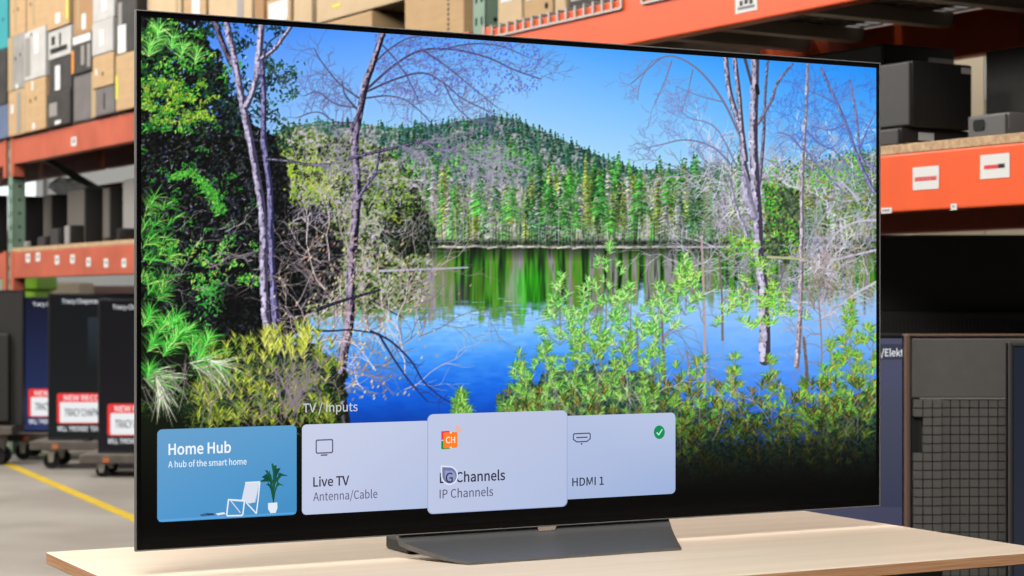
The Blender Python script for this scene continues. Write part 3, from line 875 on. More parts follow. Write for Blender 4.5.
def noise(sx, sy, octaves=3):
    """smooth random field, cell size in picture units, spread evenly over 0..1"""
    out = np.zeros(GX.shape, np.float32)
    amp = 1.0
    for _ in range(octaves):
        w, h = int(PW / sx) + 3, int(PH / sy) + 3
        g = rng.random((h, w)).astype(np.float32)
        fx, fy = (GX - PX0) / sx, (GY - PY0) / sy
        ix, iy = fx.astype(int), fy.astype(int)
        fx, fy = fx - ix, fy - iy
        fx, fy = fx * fx * (3 - 2 * fx), fy * fy * (3 - 2 * fy)
        a = g[iy, ix] * (1 - fx) + g[iy, ix + 1] * fx
        b = g[iy + 1, ix] * (1 - fx) + g[iy + 1, ix + 1] * fx
        out += amp * (a * (1 - fy) + b * fy)
        amp *= 0.6
        sx, sy = max(sx / 2, 0.7), max(sy / 2, 0.7)
    o = out.ravel()
    s = np.sort(o[::37])
    return (np.searchsorted(s, o) / len(s)).astype(np.float32).reshape(out.shape)

def ramp(t, cols):
    cols = np.array(cols, np.float32)
    x = np.clip(t, 0, 1) * (len(cols) - 1)
    i = np.minimum(x.astype(int), len(cols) - 2)
    f = (x - i)[..., None]
    return cols[i] * (1 - f) + cols[i + 1] * f

def poly(points):
    m = np.zeros(GX.shape, bool)
    n = len(points)
    for k in range(n):
        (x0, y0), (x1, y1) = points[k], points[(k + 1) % n]
        if y0 == y1:
            continue
        hit = ((y0 <= GY) != (y1 <= GY)) & (GX < (x1 - x0) * (GY - y0) / (y1 - y0) + x0)
        m ^= hit
    return m

def blur(m, r):
    m = m.astype(np.float32)
    k = int(r * SS)
    for ax in (0, 1):
        for _ in range(2):
            c = np.cumsum(np.concatenate([np.repeat(np.take(m, [0], ax), k + 1, ax), m, np.repeat(np.take(m, [-1], ax), k, ax)], ax), ax)
            n = m.shape[ax]
            m = (np.take(c, range(2 * k + 1, 2 * k + 1 + n), ax) - np.take(c, range(0, n), ax)) / (2 * k + 1)
    return m

def lay(col, alpha):
    global BUF
    a = np.clip(alpha, 0, 1).astype(np.float32)[..., None]
    BUF = BUF * (1 - a) + np.asarray(col, np.float32) * a

def ragged(m, soft, grain, amount=0.8):
    """mask with a leafy, broken edge"""
    b = blur(m, soft)
    return np.clip((b - 0.5 + (grain - 0.5) * amount * 4 * b * (1 - b)) * 5 + 0.5, 0, 1)

def seg(x0, y0, x1, y1, w0, w1, col, a=1.0):
    r = max(w0, w1) / 2 + 0.8
    ix0, ix1 = int((min(x0, x1) - r - PX0) * SS), int((max(x0, x1) + r - PX0) * SS) + 2
    iy0, iy1 = int((min(y0, y1) - r - PY0) * SS), int((max(y0, y1) + r - PY0) * SS) + 2
    ix0, iy0 = max(ix0, 0), max(iy0, 0)
    if ix1 <= ix0 or iy1 <= iy0 or ix0 >= PW * SS or iy0 >= PH * SS:
        return
    gx, gy = GX[iy0:iy1, ix0:ix1], GY[iy0:iy1, ix0:ix1]
    dx, dy = x1 - x0, y1 - y0
    L = dx * dx + dy * dy + 1e-6
    t = np.clip(((gx - x0) * dx + (gy - y0) * dy) / L, 0, 1)
    d = np.hypot(gx - x0 - t * dx, gy - y0 - t * dy)
    w = (w0 + (w1 - w0) * t) / 2
    al = (np.clip((w - d) * SS * 0.9 + 0.5, 0, 1) * a)[..., None]
    p = BUF[iy0:iy1, ix0:ix1]
    p += (np.array(col, np.float32) - p) * al

def curve(pts, n=6):
    """Catmull-Rom through the points"""
    p = [np.array(q, float) for q in pts]
    p = [2 * p[0] - p[1]] + p + [2 * p[-1] - p[-2]]
    out = []
    for i in range(1, len(p) - 2):
        for k in range(n):
            t = k / n
            out.append(0.5 * (2 * p[i] + (p[i + 1] - p[i - 1]) * t + (2 * p[i - 1] - 5 * p[i] + 4 * p[i + 1] - p[i + 2]) * t * t
                              + (3 * p[i] - p[i - 1] - 3 * p[i + 1] + p[i + 2]) * t ** 3))
    out.append(p[-2])
    return out

def stroke(pts, w0, w1, col, a=1.0, n=6, jit=0.0):
    c = curve(pts, n)
    if jit:
        c = [q + rng.normal(0, jit, 2) for q in c]
    m = len(c) - 1
    for i in range(m):
        wa, wb = w0 + (w1 - w0) * i / m, w0 + (w1 - w0) * (i + 1) / m
        seg(c[i][0], c[i][1], c[i + 1][0], c[i + 1][1], wa, wb, col, a)
    return c

def trunk(pts, w0, w1, light, dark, side=1):
    """bark: a dark limb with a pale sunlit flank and flecks"""
    c = stroke(pts, w0, w1, dark)
    m = len(c)
    for i in range(m - 1):
        w = w0 + (w1 - w0) * i / m
        for _ in range(3):
            o = -side * w * (0.22 + rng.normal(0, 0.12))
            q = np.array(light) * rng.uniform(0.75, 1.15)
            seg(c[i][0] + o, c[i][1], c[i + 1][0] + o + rng.normal(0, .4), c[i + 1][1], w * 0.42, w * 0.38, np.clip(q, 0, 255), 0.65)
        for _ in range(2):
            x, y = c[i] + rng.uniform(-w / 2.3, w / 2.3, 2) * [1, 2]
            seg(x, y, x + rng.normal(0, 1), y + rng.uniform(1, 4), 0.9, 0.6, np.array(dark) * rng.uniform(.5, 1.3), 0.7)
    return c

def twig(x, y, ang, length, w, col, depth=2, a=0.9, bend=0.25, spread=0.6):
    pts = [(x, y)]
    for _ in range(5):
        ang += rng.normal(0, bend)
        x += math.cos(ang) * length / 5
        y -= math.sin(ang) * length / 5
        pts.append((x, y))
        if depth > 0 and rng.random() < 0.75:
            twig(x, y, ang + rng.choice([-1, 1]) * rng.uniform(0.3, spread + .3), length * rng.uniform(.35, .6), w * .65, col, depth - 1, a * .92, bend, spread)
    stroke(pts, w, w * 0.45, col, a, n=2)

def pick(cols):
    c = np.array(cols[rng.integers(len(cols))], float)
    return np.clip(c * rng.uniform(0.8, 1.18), 0, 255)

def leaves(cx, cy, rx, ry, n, cols, size=(1.2, 3.2), a=0.9):
    for _ in range(n):
        x, y = cx + rng.normal(0, rx * .5), cy + rng.normal(0, ry * .5)
        t, L = rng.uniform(0, math.pi), rng.uniform(*size)
        seg(x, y, x + math.cos(t) * L, y + math.sin(t) * L, L * .62, L * .3, pick(cols), a)

def needles(cx, cy, n, L, cols, a0=0.0, a1=2 * math.pi, w=0.65, droop=0.12):
    """a tuft of pine needles: strokes fanning off a short shoot, dark ones first, sunlit ones last"""
    mid_ = (a0 + a1) / 2
    ux, uy = math.cos(mid_), -math.sin(mid_)
    for k in range(n):
        t, l = rng.uniform(a0, a1), L * rng.uniform(.5, 1.1)
        q = rng.uniform(-.25, .5) * L
        x, y = cx + ux * q + rng.normal(0, .5), cy + uy * q + rng.normal(0, .5)
        dx, dy = math.cos(t) * l, -math.sin(t) * l
        c = np.clip(pick(cols) * (0.5 + 0.85 * k / n), 0, 255)
        seg(x, y, x + dx * .55, y + dy * .55, w, w, c, .85)
        seg(x + dx * .55, y + dy * .55, x + dx, y + dy + droop * l, w, w * .4, c, .8)

def pine(x, y0, y1, spread, cols, tuft, tiers):
    """young pine: a stem, rising side branches, tufts of needles along them"""
    seg(x, y1, x + rng.normal(0, 1.5), y0, 1.6, .8, (128, 124, 116), .8)
    for k in range(tiers):
        f = k / max(tiers - 1, 1)
        y = y0 + (y1 - y0) * f
        r = spread * (0.15 + 0.85 * f)
        for _ in range(3 + int(3 * f)):
            o = rng.uniform(-r, r)
            xx, yy = x + o, y + rng.normal(0, 4) - abs(o) * .5
            seg(x, y + 5, xx, yy, .9, .7, (120, 116, 108), .5)
            dirn = math.pi / 2 - o / spread * .9
            needles(xx, yy, 26, tuft * rng.uniform(.7, .95), cols, dirn - 1.25, dirn + 1.25, .6)

def conifer(x, yb, h, w, cols):
    """a far tree: ragged boughs, lit from the left, broken by shade"""
    c = pick(cols)
    n = int(h / 1.5)
    for k in range(n):
        f = k / n
        y = yb - h * (1 - f) + rng.normal(0, .5)
        r = w * .5 * (0.06 + f ** .8) * rng.uniform(.45, 1.2)
        q = np.clip(c * rng.uniform(.55, 1.38), 0, 255)
        xo = rng.normal(0, w * .05)
        seg(x - r + xo, y + r * .4, x + xo, y, 1.0, 1.4, np.clip(q * 1.15, 0, 255), .85)
        seg(x + xo, y, x + r + xo, y + r * .4, 1.4, 1.0, q * .72, .85)

def paint():
    fine, mid, big = noise(2.2, 2.2, 2), noise(7, 7, 3), noise(38, 34, 3)
    ytop = 16 + (GX - 141) * 0.0687
    # sky
    t = np.clip((GY - ytop) / 125, 0, 1)
    u = np.clip((GX - 141) / 735, 0, 1)
    top = ramp(u, [(48, 108, 222), (70, 138, 236), (84, 156, 242), (52, 146, 240), (28, 132, 232)])
    low = ramp(u, [(118, 172, 244), (150, 196, 246), (172, 210, 246), (158, 204, 246), (110, 180, 244)])
    s = (t ** .8)[..., None]
    BUF[:] = top * (1 - s) + low * s
    # the wooded hill
    ridge = [(255, 150), (285, 128), (320, 121), (360, 124), (400, 128), (430, 126), (460, 121), (495, 116), (515, 119), (535, 128),
             (560, 139), (590, 152), (615, 162), (640, 170), (690, 168), (720, 166), (760, 172), (800, 164), (840, 158), (885, 150)]
    m = poly(ridge + [(885, 260), (255, 260)])
    g = ramp(fine * .62 + mid * .38, [(26, 52, 52), (48, 88, 74), (70, 112, 92), (128, 136, 132), (176, 166, 178)])
    w = ramp(fine, [(96, 84, 100), (150, 138, 150), (196, 186, 200)])
    patch = np.clip((big - .5) * 5, 0, 1)[..., None] * .42
    lay(g * (1 - patch) + w * patch, m)
    for i in range(len(ridge) - 1):
        (xa, ya), (xb, yb) = ridge[i], ridge[i + 1]
        for x in np.arange(xa, xb, 3.2):
            y = ya + (yb - ya) * (x - xa) / (xb - xa)
            conifer(x + rng.normal(0, 1.4), y + 5, rng.uniform(4, 11), rng.uniform(3.4, 6), [(56, 110, 104), (48, 98, 90), (74, 130, 104)])
    for _ in range(520):
        x = rng.uniform(380, 640)
        lim = np.interp(x, [r[0] for r in ridge], [r[1] for r in ridge])
        y = lim + rng.uniform(6, 60)
        f = (y - lim) / 60
        conifer(x, y, rng.uniform(7, 14), rng.uniform(4, 7), [(40, 88, 76), (52, 104, 72)] if f < .5 else [(72, 156, 66), (104, 172, 66), (54, 118, 64)])
    # trees of the far shore
    m = poly([(395, 186), (640, 182), (885, 176), (885, 250), (395, 250)])
    n2 = noise(3.2, 16, 3)
    lay(ramp(n2 * .6 + fine * .4, [(26, 46, 34), (62, 98, 58), (110, 134, 90), (166, 164, 158), (202, 194, 204)]), ragged(m, 5, mid))
    for _ in range(150):                                                    # crowns along the foot of the hill, in front of it
        x = rng.uniform(540, 880)
        conifer(x, rng.uniform(184, 206), rng.uniform(14, 34), rng.uniform(7, 13), [(72, 154, 62), (96, 172, 74), (58, 126, 62), (134, 152, 70)])
    for _ in range(90):
        leaves(rng.uniform(400, 690), rng.uniform(180, 205), 8, 6, 12, [(186, 170, 186), (160, 148, 164), (196, 186, 190)], (1, 2.4), .7)
    rows = sorted((rng.uniform(206, 246), rng.uniform(392, 880)) for _ in range(170))
    for yb, x in rows:
        k = rng.random()
        pal = [(66, 152, 54), (80, 168, 62)] if k < .2 else [(120, 142, 56), (146, 162, 66), (96, 132, 56)] if k < .55 else \
              [(44, 104, 56), (30, 74, 44)] if k < .8 else [(150, 150, 156), (172, 164, 172)]
        conifer(x, yb, rng.uniform(24, 50), rng.uniform(9, 17), pal)
    for x, yb, h in ((565, 226, 52), (600, 216, 44), (640, 212, 44), (548, 222, 40), (480, 214, 36), (512, 218, 40), (668, 206, 36)):
        conifer(x, yb, h, 22, [(60, 146, 58), (70, 160, 62)])
    for _ in range(300):
        x, y = rng.uniform(425, 720), rng.uniform(190, 244)
        leaves(x, y, 5, 7, 8, [(176, 170, 184), (140, 140, 150), (50, 74, 54), (120, 146, 76), (146, 166, 80), (90, 150, 70)], (1, 2.6), .6)
    for x in np.arange(430, 876, 3.3):
        y = 244 + rng.normal(0, 1.5)
        seg(x, y, x + rng.normal(0, 1.2), y - rng.uniform(8, 34), 1.1, .6, pick([(176, 172, 180), (120, 116, 122), (60, 60, 60)]), .7)
    lay((20, 26, 24), np.exp(-((GY - 243) / 3.2) ** 2) * (.35 + .6 * n2) * (GX > 425))
    # the lake
    m = ((GY > 248 + (noise(30, 9, 2) - .5) * 2) & (GX > 296) & (GY < 470)) | poly([(380, 300), (350, 330), (300, 430), (420, 440), (420, 300)])
    wy = GY + (noise(14, 5, 2) - .5) * 10
    lay(ramp((wy - 296) / 134, [(156, 200, 248), (136, 190, 248), (96, 166, 242), (54, 134, 232), (22, 100, 216), (10, 78, 196), (8, 66, 180)]), m)
    rx = np.clip((GX - 600) / 120, 0, 1)
    lay(ramp((wy - 300) / 120, [(140, 184, 246), (116, 168, 244), (84, 146, 238), (50, 116, 226)]), m * rx * .75)
    col = noise(7, 90, 3)
    k = col * .78 + noise(3, 26, 2) * .22
    ref = ramp(k, [(10, 18, 10), (24, 46, 16), (36, 84, 16), (52, 134, 22), (94, 124, 36), (112, 120, 92), (138, 132, 140), (40, 60, 28)])
    edge = 318 + (col - .5) * 24 - np.clip(GX - 580, 0, 60) * .3
    fade = np.clip((edge - wy) / 16 + .3, 0, 1) * m
    lay(ref, fade * .96)
    for x_, w_, c_ in ((532, 17, (44, 170, 24)), (478, 8, (90, 150, 40)), (500, 7, (60, 140, 30))):
        lay(np.clip(np.array(c_, np.float32) * (.55 + .8 * k[..., None]), 0, 255), np.exp(-((GX - x_) / w_) ** 2) * np.clip((GY - 262) / 16, 0, 1) * fade * .8)
    for x_, w_, c_ in ((440, 16, (160, 152, 160)), (462, 6, (150, 146, 150)), (508, 5, (170, 164, 176))):
        lay(np.clip(np.array(c_, np.float32) * (.6 + .6 * k[..., None]), 0, 255), np.exp(-((GX - x_) / w_) ** 2) * np.clip((GY - 270) / 20, 0, 1) * fade * .4)
    lay((14, 24, 14), np.clip((262 - GY) / 12, 0, 1) * m * .6)
    for _ in range(340):
        x, y = rng.uniform(400, 640), rng.normal(318, 8)
        seg(x, y, x + rng.uniform(2, 9), y + rng.normal(0, .3), .8, .5, pick([(170, 205, 250), (70, 110, 180), (120, 165, 240)]), .55)
    for x in np.arange(428, 730, 5):
        seg(x, 247 + rng.normal(0, .6), x + rng.uniform(4, 12), 247 + rng.normal(0, .6), 1.8, 1.2, pick([(170, 160, 164), (128, 122, 120), (196, 180, 170)]), .85)
    # shrubs of the left bank
    m = poly([(258, 140), (285, 128), (330, 132), (385, 146), (410, 180), (432, 205), (430, 250), (425, 300), (380, 312), (330, 316), (258, 330)])
    g = ramp(fine * .6 + mid * .4, [(14, 16, 20), (52, 62, 44), (108, 136, 58), (156, 154, 156), (190, 178, 204)])
    lay(g, ragged(m, 7, mid))
    m = poly([(272, 190), (300, 205), (330, 215), (345, 245), (335, 300), (300, 312), (262, 300)])
    lay(ramp(fine, [(6, 6, 8), (14, 14, 16), (44, 40, 46), (70, 70, 76)]), ragged(m, 7, mid) * .92)
    m = poly([(388, 205), (412, 198), (432, 215), (436, 252), (405, 258), (380, 240)])
    lay(ramp(fine, [(8, 10, 10), (20, 28, 20), (60, 80, 44)]), ragged(m, 5, mid) * .9)
    for _ in range(62):
        x, y = rng.uniform(275, 410), rng.uniform(150, 228)
        leaves(x, y, 6, 5, 13, [(148, 168, 40), (120, 150, 44), (176, 176, 90), (92, 124, 44)], (1, 2.4))
    for _ in range(50):
        leaves(rng.uniform(372, 416), rng.uniform(166, 210), 6, 7, 12, [(120, 150, 50), (84, 130, 56), (150, 170, 66), (60, 100, 50)], (1, 2.6))
    for _ in range(90):
        leaves(rng.uniform(284, 335), rng.uniform(158, 196), 7, 7, 12, [(150, 180, 40), (110, 160, 50), (190, 196, 70)], (1, 2.6))
    for _ in range(80):
        leaves(rng.uniform(286, 424), rng.uniform(150, 256), 6, 6, 11, [(16, 18, 20), (30, 34, 30), (40, 44, 44)], (1.4, 3.4), .7)
    for _ in range(80):
        twig(rng.uniform(280, 432), rng.uniform(150, 260), rng.uniform(.1, 3.0), rng.uniform(10, 34), .8, pick([(186, 176, 194), (160, 150, 168), (200, 190, 200)]), 2, .6)
    # dark wood at the left
    m = poly([(125, 0), (198, 0), (214, 45), (228, 84), (240, 110), (262, 128), (280, 135), (286, 180), (292, 230), (306, 290), (300, 330), (262, 352), (125, 440)])
    dk = ramp(fine * .7 + mid * .3, [(4, 4, 6), (8, 8, 10), (12, 14, 14), (22, 26, 26), (58, 60, 70)])
    lay(dk, ragged(m, 6, mid, 1.0))
    for _ in range(64):
        x, y = rng.uniform(200, 284), rng.uniform(16, 132)
        if x < 216 or y > 60 or rng.random() < .45:
            leaves(x, y, 8, 8, 18, [(16, 26, 26), (24, 44, 40), (34, 64, 44), (18, 24, 40)], (1.6, 4))
    for _ in range(26):
        x, y = rng.uniform(266, 302), rng.uniform(64, 150)
        leaves(x, y, 7, 6, 12, [(24, 48, 38), (30, 60, 44), (48, 88, 54)], (1.4, 3.2))
    for _ in range(90):                                                     # gaps of sky between the leaves
        leaves(rng.uniform(146, 250), rng.uniform(18, 120), 3, 4, 3, [(84, 140, 236), (60, 110, 214), (150, 180, 240)], (1, 2.4))
    bright = [(72, 168, 46), (46, 138, 40), (112, 192, 66), (150, 200, 80), (30, 104, 36)]
    for _ in range(120):
        x, y = 141 + abs(rng.normal(0, 36)), rng.uniform(22, 132)
        leaves(x, y, 6, 5, 13, bright if rng.random() < .6 else [(34, 84, 36), (22, 58, 34)], (1.3, 3.4))
    for cx, cy, n in ((158, 36, 70), (150, 52, 70), (182, 54, 60), (196, 60, 50), (172, 46, 50)):
        needles(cx, cy, n, 18, [(120, 200, 80), (80, 180, 60), (170, 214, 130), (60, 150, 50)], .2, 2.6)
    for _ in range(46):
        x, y = rng.uniform(142, 214), rng.uniform(78, 122)
        leaves(x, y, 7, 5, 16, [(126, 172, 44), (88, 160, 44), (170, 190, 66), (52, 120, 44)], (1.4, 3.4))
    for _ in range(620):                                                    # pale flecks in the shade
        x, y = rng.uniform(142, 262), rng.uniform(112, 262)
        seg(x, y, x + rng.normal(0, 2), y + rng.normal(0, 1.6), 1.4, .7, pick([(150, 150, 170), (84, 90, 110), (96, 92, 84), (60, 70, 130), (40, 70, 44), (60, 50, 50), (50, 90, 48)]), .7)
    for _ in range(34):
        x, y = rng.uniform(142, 262), rng.uniform(118, 250)
        leaves(x, y, 6, 4, 10, [(40, 120, 40), (70, 150, 50), (26, 80, 32)], (1.2, 3))
    c = curve([(172, 178), (190, 172), (206, 186), (214, 196), (220, 212)], 8)
    for q in c:
        leaves(q[0], q[1], 7, 4, 16, [(70, 170, 50), (112, 190, 70), (44, 130, 40)], (1.2, 3))
    for _ in range(30):
        x, y = rng.uniform(150, 262), rng.uniform(236, 300)
        leaves(x, y, 9, 5, 16, [(84, 180, 60), (110, 196, 74), (160, 190, 84), (50, 130, 50)], (1.2, 3.4))
    leaves(212, 294, 16, 22, 150, [(70, 170, 66), (100, 190, 90), (40, 130, 50)], (1.4, 3.6))
    for _ in range(34):
        x, y = rng.uniform(150, 300), rng.uniform(228, 300)
        twig(x, y, rng.uniform(-.4, .6), rng.uniform(14, 40), 1.0, pick([(150, 136, 140), (176, 166, 170), (110, 100, 110)]), 1, .7)
    lay((8, 8, 8), np.exp(-((GX - 232) / 16) ** 2 - ((GY - 302) / 16) ** 2) * .85)
    for _ in range(24):
        x, y = rng.uniform(140, 172), rng.uniform(200, 300)
        needles(x, y, 22, 17, [(52, 160, 44), (90, 190, 66), (150, 200, 90), (34, 110, 40)], -.5, 2.2)
    # branches of the bare tree over the lake
    tw = (66, 60, 92)
    for pts, w in (([(366, 90), (396, 64), (423, 50), (457, 50), (489, 58), (515, 70), (541, 79)], 2.0),
                   ([(366, 92), (396, 79), (423, 73), (444, 83), (462, 98), (490, 112)], 1.7),
                   ([(372, 66), (386, 52), (404, 40), (420, 36)], 1.5), ([(380, 42), (396, 60), (410, 82), (420, 104)], 1.2),
                   ([(423, 50), (446, 66), (466, 82), (498, 108)], 1.2), ([(366, 98), (390, 96), (412, 104), (440, 132)], 1.3),
                   ([(444, 83), (456, 106), (476, 124)], 1.0), ([(440, 50), (470, 44), (500, 46), (530, 58)], 1.1),
                   ([(362, 100), (340, 84), (322, 62), (314, 48)], 1.4), ([(360, 108), (336, 104), (318, 92), (304, 96)], 1.2),
                   ([(358, 122), (336, 122), (318, 112), (296, 118)], 1.2), ([(360, 112), (346, 96), (342, 82)], 1.8)):
        c = stroke(pts, w * 1.25, w * .5, tw, .95)
        for q in c[2::2]:
            twig(q[0], q[1], rng.uniform(-1.4, 1.0) if pts[-1][0] > 380 else rng.uniform(1, 3.6), rng.uniform(12, 34), .8, (96, 96, 140), 2, .6)
    for _ in range(1100):
        x, y = rng.uniform(376, 542), rng.uniform(34, 118)
        if y < 122 - (x - 380) * .1 and abs(y - (62 + (x - 460) * .08)) < 46 * (1 - (x - 376) / 320):
            seg(x, y, x + rng.normal(0, 1), y + rng.normal(0, 1), 1.5, 1.0, pick([(84, 84, 196), (100, 88, 150), (70, 96, 214), (120, 100, 150)]), .6)
    leaves(402, 96, 14, 10, 40, [(150, 120, 150), (170, 130, 140)], (1, 2.2), .6)
    # bark
    la, da = (192, 184, 212), (62, 56, 80)
    trunk([(215, 20), (223, 44), (232, 64)], 5, 6, (120, 112, 140), (34, 32, 48))
    trunk([(226, 20), (231, 42), (236, 66), (243, 105), (250, 138), (257, 177), (262, 208), (264, 240), (264, 282), (266, 314), (269, 338), (271, 384)], 6, 9, la, da)
    trunk([(262, 22), (259, 58), (256, 80), (247, 106)], 6.5, 6, la, da)
    trunk([(262, 60), (264, 100), (264, 140), (270, 189), (271, 233), (273, 280), (278, 336)], 5, 7, (140, 134, 180), (40, 40, 72))
    trunk([(262, 58), (275, 48), (291, 27)], 4.5, 3.5, la, da)
    stroke([(264, 60), (268, 44), (280, 34)], 2, 1, (60, 54, 70))
    trunk([(384, 30), (373, 64), (366, 84), (359, 118), (355, 142), (357, 178), (357, 202), (354, 240), (351, 280), (350, 320), (343, 358), (341, 390), (346, 424)], 5.5, 10, (172, 156, 178), (30, 27, 48))
    trunk([(352, 128), (360, 112), (364, 92)], 4, 3, (120, 110, 140), (40, 36, 56))
    trunk([(358, 200), (366, 186), (376, 172), (379, 152)], 3.6, 2, (160, 150, 180), (44, 42, 70))
    trunk([(268, 159), (289, 161), (312, 165), (340, 163)], 3.2, 1.6, (140, 136, 160), (36, 34, 50))
    trunk([(352, 158), (375, 152), (402, 146), (423, 142), (440, 149), (458, 151)], 3, 1.8, (120, 112, 140), (40, 36, 58))
    for p in ((312, 165), (333, 164), (402, 146), (423, 143), (440, 149), (455, 151)):
        for _ in range(4):
            twig(p[0], p[1], rng.uniform(-.9, .7), rng.uniform(24, 60), 1.2, (130, 124, 150), 2, .75)
    for _ in range(26):
        twig(rng.uniform(445, 500), rng.uniform(148, 176), rng.uniform(-.9, .2), rng.uniform(20, 44), 1.0, (150, 146, 168), 2, .6)
    seg(380, 271, 468, 267.5, 2.6, 1.4, (170, 166, 186))
    stroke([(372, 300), (392, 312), (404, 318)], 1.6, .8, (50, 44, 60))
    # bleached twigs with buds in front of the water
    for _ in range(58):
        x, y = rng.uniform(286, 425), rng.uniform(240, 400)
        twig(x, y, rng.uniform(.2, 2.6), rng.uniform(26, 76), 1.25, pick([(170, 152, 158), (196, 180, 184), (120, 106, 116), (150, 130, 120)]), 2, .8)
    for _ in range(320):
        x, y = rng.normal(352, 38), rng.uniform(230, 400)
        seg(x, y, x + .8, y - 1.4, 2, 1.2, pick([(188, 170, 130), (204, 190, 150), (170, 130, 120)]), .8)
    for pts in ([(371, 331), (392, 342), (412, 362), (424, 382), (440, 396), (456, 406)], [(380, 336), (396, 362), (412, 384), (428, 402)]):
        c = stroke(pts, 2.2, .9, (34, 38, 84))
        for q in c[6::3]:
            twig(q[0], q[1], rng.uniform(-1.6, .2), rng.uniform(8, 20), .8, (40, 50, 110), 1, .6)
    trunk([(318, 310), (330, 305), (352, 298), (380, 290)], 3.4, 2, (70, 66, 90), (20, 20, 34))
    stroke([(312, 330), (330, 331), (352, 330), (380, 334)], 2, 1.2, (40, 40, 66))
    # left foreground: long-needled pine, then the olive bush
    lay((14, 22, 10), ragged(poly([(130, 300), (200, 330), (260, 350), (300, 338), (345, 372), (345, 440), (296, 470), (130, 560)]), 7, mid) * .9)
    for _ in range(90):
        x, y = rng.uniform(140, 240), rng.uniform(372, 450)
        leaves(x, y, 7, 6, 12, [(36, 72, 24), (60, 92, 30), (26, 48, 22), (90, 110, 44)], (1.2, 3))
    lay((16, 22, 10), np.clip((GY - 404) / 16, 0, 1) * np.clip((346 - GX) / 6, 0, 1))
    for _ in range(260):
        x, y = rng.uniform(190, 342), rng.uniform(352, 430)
        leaves(x, y, 6, 6, 7, [(70, 90, 30), (96, 110, 36), (44, 64, 26), (116, 120, 50), (60, 100, 44)], (1.2, 3.2), .85)
    ol = [(140, 156, 44), (170, 170, 54), (110, 136, 40), (90, 120, 44), (196, 186, 90), (70, 110, 50)]
    for _ in range(210):
        x = rng.uniform(196, 338)
        y = rng.uniform(340 - 14 * math.exp(-((x - 292) / 26) ** 2), 428)
        needles(x, y, 15, 10, ol, .7, 2.5, .8)
    for _ in range(30):
        x, y = rng.uniform(262, 310), rng.uniform(332, 360)
        needles(x, y, 20, 11, [(190, 196, 70), (160, 180, 60), (214, 206, 110)], .8, 2.3)
    for cx, cy in ((146, 322), (160, 330), (172, 326), (184, 338), (192, 352), (206, 344), (150, 348), (166, 352), (176, 340), (196, 364)):
        needles(cx, cy, 70, 20, [(66, 186, 56), (100, 206, 76), (160, 214, 110), (40, 140, 44)], -.1, 2.3)
    for cx, cy in ((156, 372), (150, 380), (196, 366), (208, 360)):
        needles(cx, cy, 34, 30, [(170, 184, 150), (196, 206, 176), (120, 150, 96), (80, 150, 66)], -1.3, .5, 1.1)
    needles(148, 376, 60, 18, [(60, 180, 50), (110, 206, 80), (40, 130, 44)], .3, 2.4)
    needles(158, 384, 40, 28, [(176, 188, 156), (140, 160, 110), (208, 212, 186)], -1.9, -.6, 1.1)
    for _ in range(26):
        twig(rng.uniform(150, 340), rng.uniform(390, 430), rng.uniform(1, 2.2), rng.uniform(20, 50), 1.1, (140, 128, 126), 1, .7)
    for _ in range(14):
        twig(rng.uniform(282, 300), rng.uniform(400, 428), rng.uniform(1, 2.2), rng.uniform(30, 60), 1.5, (130, 116, 126), 2, .8)
    # right bank: bare trees, thicket, trunks
    for _ in range(250):
        x, y = rng.uniform(690, 880), rng.uniform(170, 300)
        twig(x, y, rng.uniform(0, 3.1), rng.uniform(20, 60), 1.1, pick([(186, 184, 206), (160, 160, 178), (206, 202, 216), (110, 112, 116)]), 2, .7)
    lay(ramp(fine, [(10, 24, 10), (36, 60, 26), (90, 110, 60)]), ragged(poly([(764, 182), (800, 186), (806, 240), (790, 262), (766, 262)]), 5, mid) * .7)
    for cx, cy, rx_, ry_, n in ((772, 196, 9, 26, 160), (790, 240, 8, 18, 110), (746, 240, 16, 9, 150), (740, 250, 16, 7, 80), (820, 176, 20, 12, 160), (852, 170, 14, 16, 120)):
        leaves(cx, cy, rx_ * 1.3, ry_ * 1.2, n, [(80, 190, 50), (120, 200, 66), (56, 140, 44), (150, 160, 60)], (1.2, 3))
    for _ in range(60):
        x, y = rng.uniform(800, 876), rng.uniform(190, 300)
        leaves(x, y, 7, 5, 8, [(120, 130, 60), (150, 130, 90), (90, 110, 60), (160, 160, 70)], (1, 2.6), .7)
    gb = (112, 108, 140)
    arch = stroke([(742, 140), (724, 102), (703, 74), (682, 59), (664, 57), (646, 71), (631, 84)], 2.4, .9, gb)
    for pts, w in (([(672, 61), (664, 84), (653, 108)], 1.1), ([(693, 70), (688, 92), (681, 114)], 1.0), ([(729, 162), (716, 149), (700, 142), (682, 140), (664, 144), (646, 148)], 1.6),
                   ([(738, 168), (716, 128), (690, 118), (680, 110)], 1.2), ([(660, 58), (650, 64), (640, 84), (638, 100)], .9), ([(724, 102), (700, 96), (676, 86)], 1.0)):
        c = stroke(pts, w * 1.2, w * .5, gb, .9)
        for q in c[2::2]:
            twig(q[0], q[1], rng.uniform(1.6, 5.2), rng.uniform(8, 26), .8, (120, 130, 180), 2, .6)
    lr, dr = (182, 176, 202), (70, 64, 84)
    trunk([(726, 57), (730, 92), (741, 131), (744, 162), (751, 190)], 4.5, 6, lr, dr)
    trunk([(735, 58), (739, 92), (742, 128), (746, 160)], 4, 5, lr, dr)
    stroke([(745, 58), (752, 84)], 3, 2.6, (76, 66, 84))
    trunk([(768, 61), (765, 105), (764, 136), (760, 182)], 2, 3.4, (140, 134, 164), (80, 74, 100))
    trunk([(793, 64), (778, 82), (772, 100), (758, 124)], 2, 3, (150, 144, 176), (84, 78, 104))
